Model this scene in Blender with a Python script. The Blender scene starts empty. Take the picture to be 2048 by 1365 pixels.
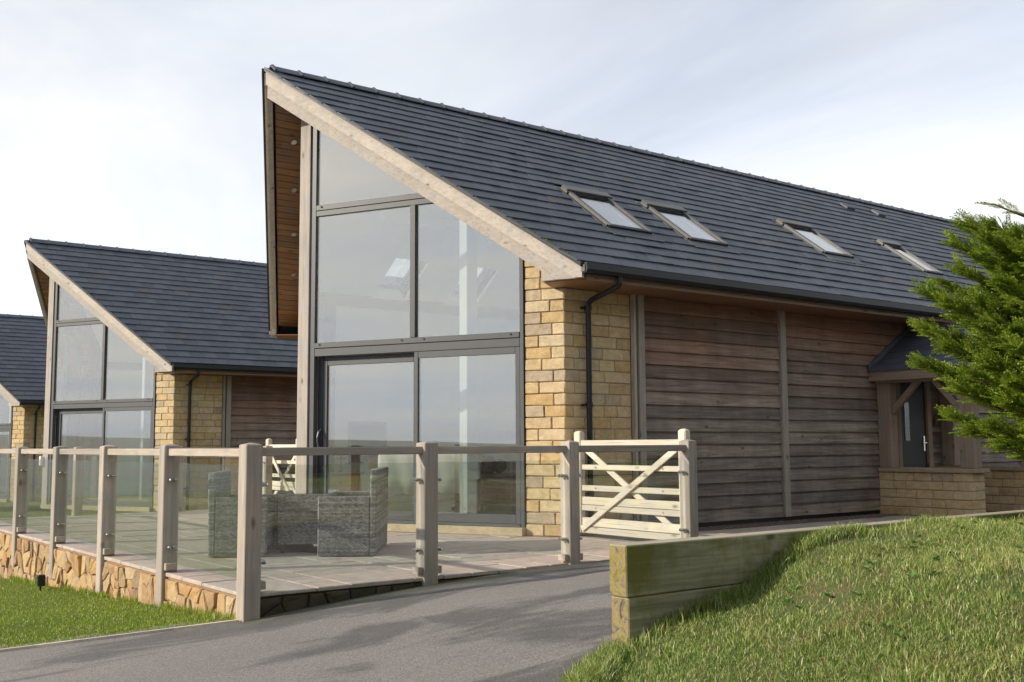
import bpy, bmesh, math, random
import numpy as np
from mathutils import Vector, Matrix
random.seed(7); rng = np.random.default_rng(7)
SC = bpy.context.scene
COL = SC.collection
# ------------------------------------------------------------------ camera
CAM_C = (-6.4275, -13.1364, 1.0899)
CAM_R = ((0.79472148, -0.60694696, -0.00575786), (-0.05448374, -0.08078113, 0.99524164), (0.60452401, 0.79062621, 0.09726724))
cd = bpy.data.cameras.new('camera'); cam = bpy.data.objects.new('camera', cd); COL.objects.link(cam)
cd.sensor_fit = 'HORIZONTAL'; cd.sensor_width = 36; cd.lens = 2119.57 * 36 / 2048
cd.clip_start = 0.05; cd.clip_end = 20000
r_, u_, f_ = [Vector(v) for v in CAM_R]
M = Matrix(((r_.x, u_.x, -f_.x, CAM_C[0]), (r_.y, u_.y, -f_.y, CAM_C[1]), (r_.z, u_.z, -f_.z, CAM_C[2]), (0, 0, 0, 1)))
cam.matrix_world = M
SC.camera = cam
# ------------------------------------------------------------------ sun and sky
SUN_A, SUN_E = math.radians(22), math.radians(23)
sv = Vector((-math.cos(SUN_E) * math.cos(SUN_A), math.cos(SUN_E) * math.sin(SUN_A), math.sin(SUN_E)))
sd = bpy.data.lights.new('sun', 'SUN'); sun = bpy.data.objects.new('sun', sd); COL.objects.link(sun)
sd.energy = 5.0; sd.angle = math.radians(0.6); sd.color = (1.0, 0.91, 0.77)
sun.rotation_euler = sv.to_track_quat('Z', 'Y').to_euler(); sun.location = (-20, 10, 20)
W = bpy.data.worlds.new('World'); SC.world = W; W.use_nodes = True
nt = W.node_tree; nt.nodes.clear()
def wn(t, **k):
    n = nt.nodes.new(t)
    for a, b in k.items(): setattr(n, a, b)
    return n
sky = wn('ShaderNodeTexSky', sky_type='NISHITA', sun_disc=False, sun_elevation=SUN_E, sun_rotation=math.atan2(sv.x, sv.y), air_density=1.0, dust_density=1.6, ozone_density=1.0, altitude=200)
tc = wn('ShaderNodeTexCoord'); sep = wn('ShaderNodeSeparateXYZ'); nt.links.new(tc.outputs['Generated'], sep.inputs[0])
def wm(op, a, b=None, c=None):
    n = wn('ShaderNodeMath', operation=op)
    for i, v in enumerate((a, b, c)):
        if v is None: continue
        if isinstance(v, (int, float)): n.inputs[i].default_value = v
        else: nt.links.new(v, n.inputs[i])
    return n.outputs[0]
zz = wm('ADD', wm('MAXIMUM', sep.outputs[2], 0.0), 0.10)
cx_ = wm('DIVIDE', sep.outputs[0], zz); cy_ = wm('DIVIDE', sep.outputs[1], zz)
cmb = wn('ShaderNodeCombineXYZ'); nt.links.new(cx_, cmb.inputs[0]); nt.links.new(cy_, cmb.inputs[1])
mp = wn('ShaderNodeMapping'); mp.inputs['Scale'].default_value = (0.9, 0.35, 1); mp.inputs['Rotation'].default_value = (0, 0, 0.5)
nt.links.new(cmb.outputs[0], mp.inputs[0])
nz = wn('ShaderNodeTexNoise'); nz.inputs['Scale'].default_value = 1.1; nz.inputs['Detail'].default_value = 7; nz.inputs['Roughness'].default_value = 0.55; nz.inputs['Distortion'].default_value = 0.4
nt.links.new(mp.outputs[0], nz.inputs['Vector'])
cr = wn('ShaderNodeMapRange'); cr.inputs['From Min'].default_value = 0.34; cr.inputs['From Max'].default_value = 0.66; cr.inputs['To Min'].default_value = 0.30; cr.inputs['To Max'].default_value = 0.62
nt.links.new(nz.outputs['Fac'], cr.inputs['Value'])
tau = wm('DIVIDE', cr.outputs[0], wm('ADD', wm('MAXIMUM', sep.outputs[2], 0.0), 0.05))       # thin cloud layer: optical depth grows with slant path
cf = wm('SUBTRACT', 1.0, wm('POWER', 2.718, wm('MULTIPLY', tau, -1.0)))
mp2 = wn('ShaderNodeMapping'); mp2.inputs['Scale'].default_value = (0.55, 0.30, 1); mp2.inputs['Rotation'].default_value = (0, 0, 0.35); nt.links.new(cmb.outputs[0], mp2.inputs[0])
nz2 = wn('ShaderNodeTexNoise'); nz2.inputs['Scale'].default_value = 1.6; nz2.inputs['Detail'].default_value = 6; nz2.inputs['Roughness'].default_value = 0.6; nz2.inputs['Distortion'].default_value = 0.7
nt.links.new(mp2.outputs[0], nz2.inputs['Vector'])
cl = wn('ShaderNodeValToRGB'); nt.links.new(nz2.outputs['Fac'], cl.inputs['Fac'])
cl.color_ramp.elements[0].position = 0.36; cl.color_ramp.elements[0].color = (10.3, 11.0, 12.4, 1); cl.color_ramp.elements[1].position = 0.62; cl.color_ramp.elements[1].color = (12.7, 12.6, 12.4, 1)
mx = wn('ShaderNodeMix', data_type='RGBA'); nt.links.new(cf, mx.inputs['Factor']); nt.links.new(sky.outputs[0], mx.inputs['A']); nt.links.new(cl.outputs[0], mx.inputs['B'])
bg = wn('ShaderNodeBackground'); bg.inputs['Strength'].default_value = 0.10
nt.links.new(mx.outputs['Result'], bg.inputs['Color'])
wo = wn('ShaderNodeOutputWorld'); nt.links.new(bg.outputs[0], wo.inputs['Surface'])
SC.view_settings.view_transform = 'Standard'; SC.view_settings.look = 'None'; SC.view_settings.gamma = 1.0
SC.view_settings.exposure = 0.0; SC.view_settings.use_curve_mapping = False
SC.render.resolution_x = 1024; SC.render.resolution_y = 682
SC.cycles.max_bounces = 10; SC.cycles.transparent_max_bounces = 16

# ------------------------------------------------------------------ materials
class NT:
    def __init__(s, name):
        s.m = bpy.data.materials.new(name); s.m.use_nodes = True; s.t = s.m.node_tree; s.t.nodes.clear()
        s.out = s.t.nodes.new('ShaderNodeOutputMaterial'); s.tc = s.t.nodes.new('ShaderNodeTexCoord')
    def n(s, t, ins=None, **k):
        n = s.t.nodes.new(t)
        for a, b in k.items(): setattr(n, a, b)
        for a, b in (ins or {}).items(): s.set(n.inputs[a], b)
        return n
    def set(s, i, v):
        if isinstance(v, bpy.types.NodeSocket): s.t.links.new(v, i)
        elif isinstance(v, (tuple, list)) and len(v) == 3 and i.type == 'RGBA': i.default_value = (*v, 1)
        else: i.default_value = v
    def math(s, op, a, b=0.5, clamp=False): return s.n('ShaderNodeMath', {0: a, 1: b}, operation=op, use_clamp=clamp).outputs[0]
    def noise(s, scale, detail=4, rough=0.55, vec=None, dist=0, sc=(1, 1, 1)):
        mp = s.n('ShaderNodeMapping', {'Vector': vec or s.tc.outputs['Object'], 'Scale': sc})
        return s.n('ShaderNodeTexNoise', {'Vector': mp.outputs[0], 'Scale': scale, 'Detail': detail, 'Roughness': rough, 'Distortion': dist}).outputs['Fac']
    def ramp(s, fac, stops):
        r = s.n('ShaderNodeValToRGB', {'Fac': fac}); e = r.color_ramp.elements
        while len(e) < len(stops): e.new(0.5)
        for q, (p, c) in zip(e, stops): q.position = p; q.color = (*c, 1)
        return r.outputs['Color']
    def mix(s, f, a, b, mode='MIX'):
        return s.n('ShaderNodeMix', {'Factor': f, 'A': a, 'B': b}, data_type='RGBA', blend_type=mode).outputs['Result'] if False else s._mix(f, a, b, mode)
    def _mix(s, f, a, b, mode):
        n = s.t.nodes.new('ShaderNodeMix'); n.data_type = 'RGBA'; n.blend_type = mode
        s.set(n.inputs[0], f); s.set(n.inputs[6], a); s.set(n.inputs[7], b); return n.outputs[2]
    def rng(s, v, a, b, c=0, d=1): return s.n('ShaderNodeMapRange', {'Value': v, 'From Min': a, 'From Max': b, 'To Min': c, 'To Max': d}).outputs[0]
    def rnd(s):
        g = s.n('ShaderNodeNewGeometry'); o = s.n('ShaderNodeObjectInfo')
        return s.math('FRACT', s.math('ADD', g.outputs['Random Per Island'], o.outputs['Random']))
    def bump(s, h, strength=0.3, dist=0.01): return s.n('ShaderNodeBump', {'Height': h, 'Strength': strength, 'Distance': dist}).outputs[0]
    def bsdf(s, col, rough=0.6, normal=None, **k):
        b = s.n('ShaderNodeBsdfPrincipled', {'Base Color': col, 'Roughness': rough})
        if normal is not None: s.set(b.inputs['Normal'], normal)
        for a, v in k.items(): s.set(b.inputs[a.replace('_', ' ')], v)
        s.t.links.new(b.outputs[0], s.out.inputs[0]); return s.m

def wood(name, c1, c2, axis, knots=True, rough=0.75, dark=None, gs=26):
    t = NT(name); sc = [1, 1, 1]; sc['xyz'.index(axis)] = 0.06
    o = t.n('ShaderNodeObjectInfo'); off = t.n('ShaderNodeVectorMath', {0: t.tc.outputs['Object'], 1: o.outputs['Random']}, operation='ADD').outputs[0]
    g = t.noise(gs, 6, 0.65, vec=off, sc=sc, dist=0.6); big = t.noise(2.2, 3, 0.5, vec=off)
    r = t.rnd()
    f = t.math('ADD', t.math('MULTIPLY', g, 0.7), t.math('MULTIPLY', big, 0.3))
    c = t.ramp(f, [(0.3, c1), (0.7, c2)])
    c = t.mix(1.0, c, t.ramp(r, [(0, (0.78, 0.78, 0.78)), (1, (1.12, 1.1, 1.08))]), 'MULTIPLY')
    if knots:
        s2 = list(sc); s2['xyz'.index(axis)] = 0.45
        mp = t.n('ShaderNodeMapping', {'Vector': off, 'Scale': s2})
        v = t.n('ShaderNodeTexVoronoi', {'Vector': mp.outputs[0], 'Scale': 5.5})
        k = t.rng(v.outputs['Distance'], 0.05, 0.15, 0.85, 0)
        gy = t.noise(3.5, 4, 0.6, vec=off); c = t.mix(t.rng(gy, 0.45, 0.65, 0, 0.45), c, t.ramp(g, [(0.3, tuple(sum(c1) / 3 * .8 for _ in 'rgb')), (0.7, tuple(sum(c2) / 3 * .86 for _ in 'rgb'))]))
        s3 = [1, 1, 1]; s3['xyz'.index(axis)] = 0.015; cr_ = t.noise(75, 3, 0.5, vec=off, sc=s3); c = t.mix(t.rng(cr_, 0.64, 0.70, 0, 0.65), c, tuple(q * 0.3 for q in c1))
        c = t.mix(k, c, dark or tuple(q * 0.35 for q in c1))
    return t.bsdf(c, rough, t.bump(g, 0.35, 0.006))

def stone(name, cols, bump=0.6, moss=0.0):
    t = NT(name); r = t.rnd()
    o = t.n('ShaderNodeObjectInfo'); off = t.n('ShaderNodeVectorMath', {0: t.tc.outputs['Object'], 1: o.outputs['Random']}, operation='ADD').outputs[0]
    n1 = t.noise(9, 6, 0.65, vec=off); n2 = t.noise(70, 4, 0.6); n3 = t.noise(5, 3, 0.6, vec=off, dist=1.5, sc=(1, 1, 2.5))
    c = t.ramp(r, [(i / (len(cols) - 1), q) for i, q in enumerate(cols)])
    c = t.mix(0.28, c, t.ramp(n3, [(0.3, tuple(q * 0.72 for q in cols[0])), (0.7, tuple(min(1, q * 1.2) for q in cols[len(cols) // 2]))]))
    c = t.mix(1.0, c, t.ramp(n1, [(0.3, (0.8, 0.79, 0.77)), (0.7, (1.1, 1.1, 1.1))]), 'MULTIPLY')
    c = t.mix(1.0, c, t.ramp(n2, [(0.3, (0.85, 0.85, 0.85)), (0.7, (1.08, 1.08, 1.08))]), 'MULTIPLY')
    if moss:
        c = t.mix(t.rng(t.noise(4, 5, 0.7), 0.5, 0.62, 0, moss), c, (0.035, 0.042, 0.012))
    h = t.math('ADD', t.math('MULTIPLY', n1, 1.0), t.math('MULTIPLY', n2, 0.35))
    return t.bsdf(c, 0.9, t.bump(h, bump, 0.02))

def plain(name, col, rough=0.5, metal=0.0, nscale=40, var=0.1, bump=0.0):
    t = NT(name); n = t.noise(nscale, 4); r = t.rnd()
    c = t.mix(1.0, col, t.ramp(n, [(0.3, (1 - var,) * 3), (0.7, (1 + var,) * 3)]), 'MULTIPLY')
    c = t.mix(1.0, c, t.ramp(r, [(0, (1 - var,) * 3), (1, (1 + var,) * 3)]), 'MULTIPLY')
    return t.bsdf(c, rough, t.bump(n, bump, 0.004) if bump else None, Metallic=metal)

def glass(name, tint=(0.95, 0.975, 0.965), f0=0.08, wav=0.0):
    t = NT(name)
    tr = t.n('ShaderNodeBsdfTransparent', {'Color': tint}); gl = t.n('ShaderNodeBsdfGlossy', {'Color': (1, 1, 1), 'Roughness': 0.0})
    ge = t.n('ShaderNodeNewGeometry'); c = t.math('ABSOLUTE', t.n('ShaderNodeVectorMath', {0: ge.outputs['Incoming'], 1: ge.outputs['Normal']}, operation='DOT_PRODUCT').outputs['Value'])
    fr = t.math('ADD', t.math('MULTIPLY', t.math('POWER', t.math('SUBTRACT', 1.0, c, True), 5.0), 1 - f0), f0)
    if wav: t.set(gl.inputs['Normal'], t.bump(t.noise(0.9, 1, 0.4), wav, 0.006))
    ms = t.n('ShaderNodeMixShader', {0: fr, 1: tr.outputs[0], 2: gl.outputs[0]})
    t.t.links.new(ms.outputs[0], t.out.inputs[0]); return t.m

MAT = {}
def mats():
    m = MAT
    t = NT('slate'); r = t.rnd(); n = t.noise(60, 5, 0.6); n2 = t.noise(1.1, 4, 0.6); n3 = t.noise(9, 4, 0.6, sc=(1, 0.3, 0.3))
    c = t.ramp(r, [(0, (0.058, 0.068, 0.088)), (0.5, (0.070, 0.081, 0.103)), (0.95, (0.084, 0.095, 0.117)), (1, (0.082, 0.078, 0.080))])
    c = t.mix(1.0, c, t.ramp(n2, [(0.3, (0.92, 0.93, 0.95)), (0.7, (1.07, 1.07, 1.06))]), 'MULTIPLY')
    c = t.mix(1.0, c, t.ramp(n3, [(0.3, (0.9, 0.9, 0.9)), (0.7, (1.1, 1.1, 1.1))]), 'MULTIPLY')
    li = t.noise(6.5, 5, 0.75); c = t.mix(t.rng(li, 0.60, 0.70, 0, 0.35), c, (0.16, 0.155, 0.13))
    m['slate'] = t.bsdf(c, t.rng(n, 0.3, 0.7, 0.5, 0.68), t.bump(n, 0.25, 0.004))
    m['stone'] = stone('sandstone', [(0.50, 0.35, 0.17), (0.62, 0.48, 0.28), (0.56, 0.36, 0.14), (0.68, 0.54, 0.34), (0.60, 0.42, 0.20), (0.64, 0.52, 0.34), (0.38, 0.30, 0.23)], 0.9)
    m['rubble'] = stone('rubble_stone', [(0.46, 0.27, 0.10), (0.56, 0.42, 0.22), (0.30, 0.16, 0.08), (0.52, 0.43, 0.27), (0.50, 0.29, 0.12), (0.17, 0.13, 0.11), (0.56, 0.43, 0.25), (0.36, 0.23, 0.16)], 1.2)
    m['damp'] = stone('shaded_mossy_stone', [(0.05, 0.045, 0.025), (0.09, 0.07, 0.04), (0.035, 0.04, 0.018), (0.13, 0.10, 0.06)], 0.9, 0.7)  # damp moss, plus the low wall's shade darkened into the colour
    m['mortar'] = stone('mortar', [(0.32, 0.24, 0.15), (0.36, 0.27, 0.17)], 0.6)
    m['rubble_mortar'] = stone('rubble_mortar', [(0.33, 0.21, 0.12), (0.36, 0.24, 0.14)], 0.8)
    m['coping'] = stone('coping_stone', [(0.36, 0.28, 0.18), (0.40, 0.31, 0.20)], 0.4)
    m['sill'] = stone('sill_stone', [(0.46, 0.38, 0.24), (0.50, 0.41, 0.26)], 0.4)
    pv = [(0.50, 0.40, 0.34), (0.46, 0.39, 0.34), (0.54, 0.42, 0.36), (0.43, 0.38, 0.33), (0.52, 0.46, 0.40), (0.49, 0.37, 0.31)]
    m['paving'] = stone('paving_stone', pv, 0.3)
    m['joint'] = stone('paving_joint', [(0.20, 0.17, 0.13), (0.22, 0.18, 0.14)], 0.3)
    for a in 'xyz':
        m['pale_' + a] = wood('pale_timber_' + a, (0.37, 0.315, 0.26), (0.55, 0.49, 0.425), a)
        m['grey_' + a] = wood('weathered_timber_' + a, (0.29, 0.245, 0.20), (0.50, 0.435, 0.36), a)
        m['oak_' + a] = wood('oak_' + a, (0.24, 0.165, 0.11), (0.40, 0.30, 0.22), a)
        m['gate_' + a] = wood('gate_timber_' + a, (0.54, 0.46, 0.35), (0.74, 0.67, 0.55), a)
    t = NT('cladding_board'); o = t.n('ShaderNodeObjectInfo'); off = t.n('ShaderNodeVectorMath', {0: t.tc.outputs['Object'], 1: o.outputs['Random']}, operation='ADD').outputs[0]
    g = t.noise(26, 6, 0.65, vec=off, sc=(0.05, 1, 1), dist=0.8); big = t.noise(1.6, 3, 0.6, sc=(0.5, 1, 1)); r = t.rnd()
    sp = t.n('ShaderNodeSeparateXYZ', {0: t.tc.outputs['Object']})
    age = t.rng(t.math('ADD', sp.outputs[2], t.math('MULTIPLY', t.math('SUBTRACT', big, 0.5), 1.6)), 1.5, 3.1, 0, 1)
    ca = t.ramp(g, [(0.3, (0.120, 0.094, 0.078)), (0.5, (0.225, 0.186, 0.160)), (0.7, (0.33, 0.288, 0.255))]); cb = t.ramp(g, [(0.3, (0.165, 0.076, 0.038)), (0.7, (0.33, 0.172, 0.098))])
    c = t.mix(age, ca, cb); c = t.mix(1.0, c, t.ramp(r, [(0, (0.70, 0.70, 0.70)), (1, (1.25, 1.22, 1.18))]), 'MULTIPLY')
    stn = t.noise(3.0, 5, 0.65, sc=(1, 1, 0.35)); c = t.mix(1.0, c, t.ramp(stn, [(0.35, (0.78, 0.77, 0.76)), (0.65, (1.15, 1.14, 1.12))]), 'MULTIPLY')
    s2 = t.n('ShaderNodeMapping', {'Vector': off, 'Scale': (0.5, 1, 1)}); v = t.n('ShaderNodeTexVoronoi', {'Vector': s2.outputs[0], 'Scale': 4.5})
    c = t.mix(t.rng(v.outputs['Distance'], 0.05, 0.11, 0.75, 0), c, (0.045, 0.028, 0.018))
    m['clad'] = t.bsdf(c, 0.75, t.bump(g, 0.45, 0.006))
    m['soffit'] = wood('soffit_board', (0.20, 0.085, 0.028), (0.38, 0.18, 0.065), 'x', rough=0.5)
    m['fascia'] = wood('fascia_board', (0.22, 0.13, 0.08), (0.34, 0.22, 0.15), 'x')
    m['frame'] = plain('grey_aluminium', (0.075, 0.079, 0.083), 0.42, 0.0, 8, 0.06)
    m['frame_dark'] = plain('dark_aluminium', (0.025, 0.03, 0.038), 0.4)
    m['black'] = plain('black_plastic', (0.007, 0.008, 0.010), 0.5)
    m['lead'] = plain('lead_sheet', (0.075, 0.085, 0.095), 0.55, 0.0, 20, 0.2)
    m['rwframe'] = plain('roof_window_frame', (0.105, 0.100, 0.092), 0.4, 0.0, 12, 0.1)
    m['steel'] = plain('stainless_steel', (0.62, 0.62, 0.62), 0.22, 1.0)
    m['glass'] = glass('window_glass', f0=0.225, wav=0.05)
    m['rglass'] = glass('roof_window_glass', tint=(0.92, 0.95, 0.95), f0=0.42)
    m['dglass'] = glass('door_glass', tint=(0.5, 0.55, 0.5), f0=0.06)
    m['bglass'] = glass('balustrade_glass', tint=(0.93, 0.96, 0.95), f0=0.085)
    m['white'] = plain('white_wall_paint', (0.84, 0.84, 0.82), 0.6, 0, 3, 0.03)
    m['column'] = plain('grey_green_paint', (0.42, 0.46, 0.44), 0.6, 0, 3, 0.03)
    m['floor'] = wood('dark_floor_board', (0.10, 0.075, 0.05), (0.19, 0.14, 0.095), 'x', rough=0.35)
    m['leather'] = plain('brown_leather', (0.16, 0.055, 0.030), 0.38, 0, 30, 0.25, 0.3)
    m['throw'] = plain('cream_wool', (0.82, 0.79, 0.68), 0.95, 0, 60, 0.12, 0.8)
    m['door'] = plain('dark_door_paint', (0.008, 0.011, 0.014), 0.55)
    m['clay'] = plain('plaque', (0.16, 0.06, 0.035), 0.6)
    # woven resin
    t = NT('woven_resin'); r = t.rnd(); band = t.noise(34, 1, 0.5, sc=(0.012, 0.012, 1)); n = t.noise(300, 2)
    f = t.math('ADD', t.math('MULTIPLY', r, 0.26), t.math('MULTIPLY', band, 0.74))
    m['weave'] = t.bsdf(t.ramp(f, [(0.28, (0.08, 0.077, 0.075)), (0.5, (0.25, 0.245, 0.24)), (0.72, (0.44, 0.435, 0.43))]), 0.5)
    m['weave_core'] = plain('woven_core', (0.13, 0.128, 0.125), 0.6)
    # tarmac with damp stains
    t = NT('tarmac'); fine = t.math('ADD', t.math('MULTIPLY', t.noise(210, 3, 0.8), .55), t.math('MULTIPLY', t.noise(70, 4, 0.85), .45)); agg = t.n('ShaderNodeTexVoronoi', {'Vector': t.tc.outputs['Object'], 'Scale': 150}).outputs['Distance']
    big = t.noise(0.5, 4, 0.5); st = t.noise(0.75, 5, 0.62, dist=0.5, sc=(0.75, 1.5, 1))
    c = t.ramp(fine, [(0.38, (0.082, 0.075, 0.069)), (0.5, (0.20, 0.184, 0.170)), (0.62, (0.42, 0.388, 0.36))]); c = t.mix(1.0, c, t.ramp(big, [(0.3, (0.9, 0.9, 0.9)), (0.7, (1.1, 1.09, 1.07))]), 'MULTIPLY')
    damp = t.rng(st, 0.495, 0.575, 0, 1)
    c = t.mix(damp, c, t.mix(1.0, c, (0.52, 0.52, 0.53), 'MULTIPLY'))
    sp = t.n('ShaderNodeSeparateXYZ', {0: t.tc.outputs['Object']})
    edge = t.rng(t.math('ADD', sp.outputs[1], t.math('MULTIPLY', t.noise(2.5, 4), 0.55)), -5.72, -5.42, 0, 0.75)
    c = t.mix(t.math('MULTIPLY', edge, t.rng(sp.outputs[0], -3.3, -2.9, 0, 1)), c, (0.055, 0.062, 0.022))
    h = t.math('ADD', agg, fine)
    m['tarmac'] = t.bsdf(c, t.rng(damp, 0, 1, 0.93, 0.75), t.bump(h, 0.5, 0.004))
    # grass: soil sheet and blades
    t = NT('turf'); n = t.noise(7, 5, 0.65); n2 = t.noise(60, 4, 0.7)
    c = t.ramp(n, [(0.3, (0.075, 0.115, 0.020)), (0.5, (0.120, 0.155, 0.035)), (0.62, (0.175, 0.150, 0.060)), (0.75, (0.11, 0.080, 0.045))])
    c = t.mix(1.0, c, t.ramp(n2, [(0.3, (0.6, 0.6, 0.6)), (0.7, (1.3, 1.3, 1.3))]), 'MULTIPLY')
    m['turf'] = t.bsdf(c, 0.95, t.bump(n2, 1.0, 0.03))
    def blade(name, stops, dry):
        t = NT(name); r = t.n('ShaderNodeNewGeometry').outputs['Random Per Island']; n = t.noise(2.2, 4, 0.6); n2 = t.noise(0.8, 3)
        c = t.ramp(r, stops)
        c = t.mix(t.rng(n, 0.52, 0.72, 0, dry), c, (0.27, 0.215, 0.080)); c = t.mix(1.0, c, t.ramp(n2, [(0.3, (0.82, 0.86, 0.8)), (0.7, (1.14, 1.1, 1.1))]), 'MULTIPLY')
        d = t.n('ShaderNodeBsdfDiffuse', {'Color': c}); tl = t.n('ShaderNodeBsdfTranslucent', {'Color': c}); gl = t.n('ShaderNodeBsdfGlossy', {'Color': (1, 1, 1), 'Roughness': 0.4})
        a = t.n('ShaderNodeMixShader', {0: 0.25, 1: d.outputs[0], 2: tl.outputs[0]}); b = t.n('ShaderNodeMixShader', {0: 0.03, 1: a.outputs[0], 2: gl.outputs[0]})
        t.t.links.new(b.outputs[0], t.out.inputs[0]); return t.m
    m['blade'] = blade('grass_blade', [(0, (0.10, 0.185, 0.020)), (0.45, (0.25, 0.345, 0.065)), (0.8, (0.42, 0.47, 0.16)), (1, (0.62, 0.54, 0.30))], 0.5)
    m['blade_mown'] = blade('mown_grass_blade', [(0, (0.15, 0.235, 0.014)), (0.5, (0.25, 0.35, 0.026)), (1, (0.36, 0.44, 0.055))], 0.25)
    m['straw'] = blade('dry_grass', [(0, (0.30, 0.23, 0.10)), (0.5, (0.46, 0.37, 0.18)), (1, (0.60, 0.52, 0.30))], 0.2)
    m['weed'] = blade('weed_leaf', [(0, (0.09, 0.20, 0.04)), (1, (0.21, 0.33, 0.09))], 0.1)
    m['leaf'] = blade('conifer_leaf', [(0, (0.11, 0.215, 0.016)), (0.45, (0.235, 0.37, 0.026)), (0.8, (0.40, 0.48, 0.05)), (1, (0.52, 0.44, 0.12))], 0.15)
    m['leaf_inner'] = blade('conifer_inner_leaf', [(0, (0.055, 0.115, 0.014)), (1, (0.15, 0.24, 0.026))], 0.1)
    m['bark'] = wood('conifer_bark', (0.09, 0.05, 0.03), (0.19, 0.11, 0.07), 'z')
    # sleeper
    t = NT('sleeper_timber'); g = t.noise(24, 6, 0.65, sc=(0.06, 1, 1), dist=0.6); n = t.noise(3.0, 4, 0.6); n2 = t.noise(14, 6, 0.7, dist=1.0)
    c = t.ramp(g, [(0.3, (0.20, 0.19, 0.12)), (0.7, (0.54, 0.50, 0.37))])
    c = t.mix(t.rng(t.math('ADD', t.math('MULTIPLY', n, .6), t.math('MULTIPLY', t.noise(9, 5, .7, sc=(1, 1, .5)), .4)), 0.44, 0.60, 0, 0.85), c, (0.17, 0.165, 0.028))
    ge = t.n('ShaderNodeNewGeometry'); sp = t.n('ShaderNodeSeparateXYZ', {0: ge.outputs['Normal']})
    endf = t.rng(t.math('MULTIPLY', sp.outputs[0], -1.0), 0.5, 0.9, 0, 1); topf = t.rng(sp.outputs[2], 0.5, 0.9, 0, 1)
    c = t.mix(endf, c, t.ramp(n2, [(0.34, (0.05, 0.038, 0.026)), (0.42, (0.20, 0.155, 0.095)), (0.50, (0.27, 0.215, 0.075)), (0.58, (0.20, 0.16, 0.045)), (0.68, (0.12, 0.10, 0.02))]))
    kv = t.n('ShaderNodeTexVoronoi', {'Vector': t.n('ShaderNodeMapping', {'Vector': t.tc.outputs['Object'], 'Scale': (.5, 1, 1)}).outputs[0], 'Scale': 5.0})
    c = t.mix(t.rng(kv.outputs['Distance'], .05, .13, .7, 0), c, (0.05, 0.042, 0.022))
    c = t.mix(topf, c, t.ramp(g, [(0.3, (0.30, 0.25, 0.17)), (0.7, (0.48, 0.42, 0.31))]))
    m['sleeper'] = t.bsdf(c, 0.85, t.bump(g, 0.5, 0.006))
    m['gravel'] = stone('gravel', [(0.20, 0.14, 0.12), (0.30, 0.22, 0.19), (0.16, 0.13, 0.12), (0.36, 0.29, 0.25)], 0.3)
    t = NT('far_land'); n = t.noise(0.004, 5, 0.6); v = t.n('ShaderNodeTexVoronoi', {'Vector': t.tc.outputs['Object'], 'Scale': 0.006})
    c = t.ramp(n, [(0.35, (0.045, 0.065, 0.020)), (0.5, (0.085, 0.105, 0.035)), (0.7, (0.11, 0.10, 0.055))])
    c = t.mix(0.5, c, t.mix(1.0, c, v.outputs['Color'], 'MULTIPLY')); m['land'] = t.bsdf(c, 0.95)
    t = NT('moss'); m['moss'] = t.bsdf(t.ramp(t.noise(60, 3), [(0.3, (0.07, 0.07, 0.01)), (0.7, (0.20, 0.17, 0.03))]), 0.95)
mats()

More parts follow.
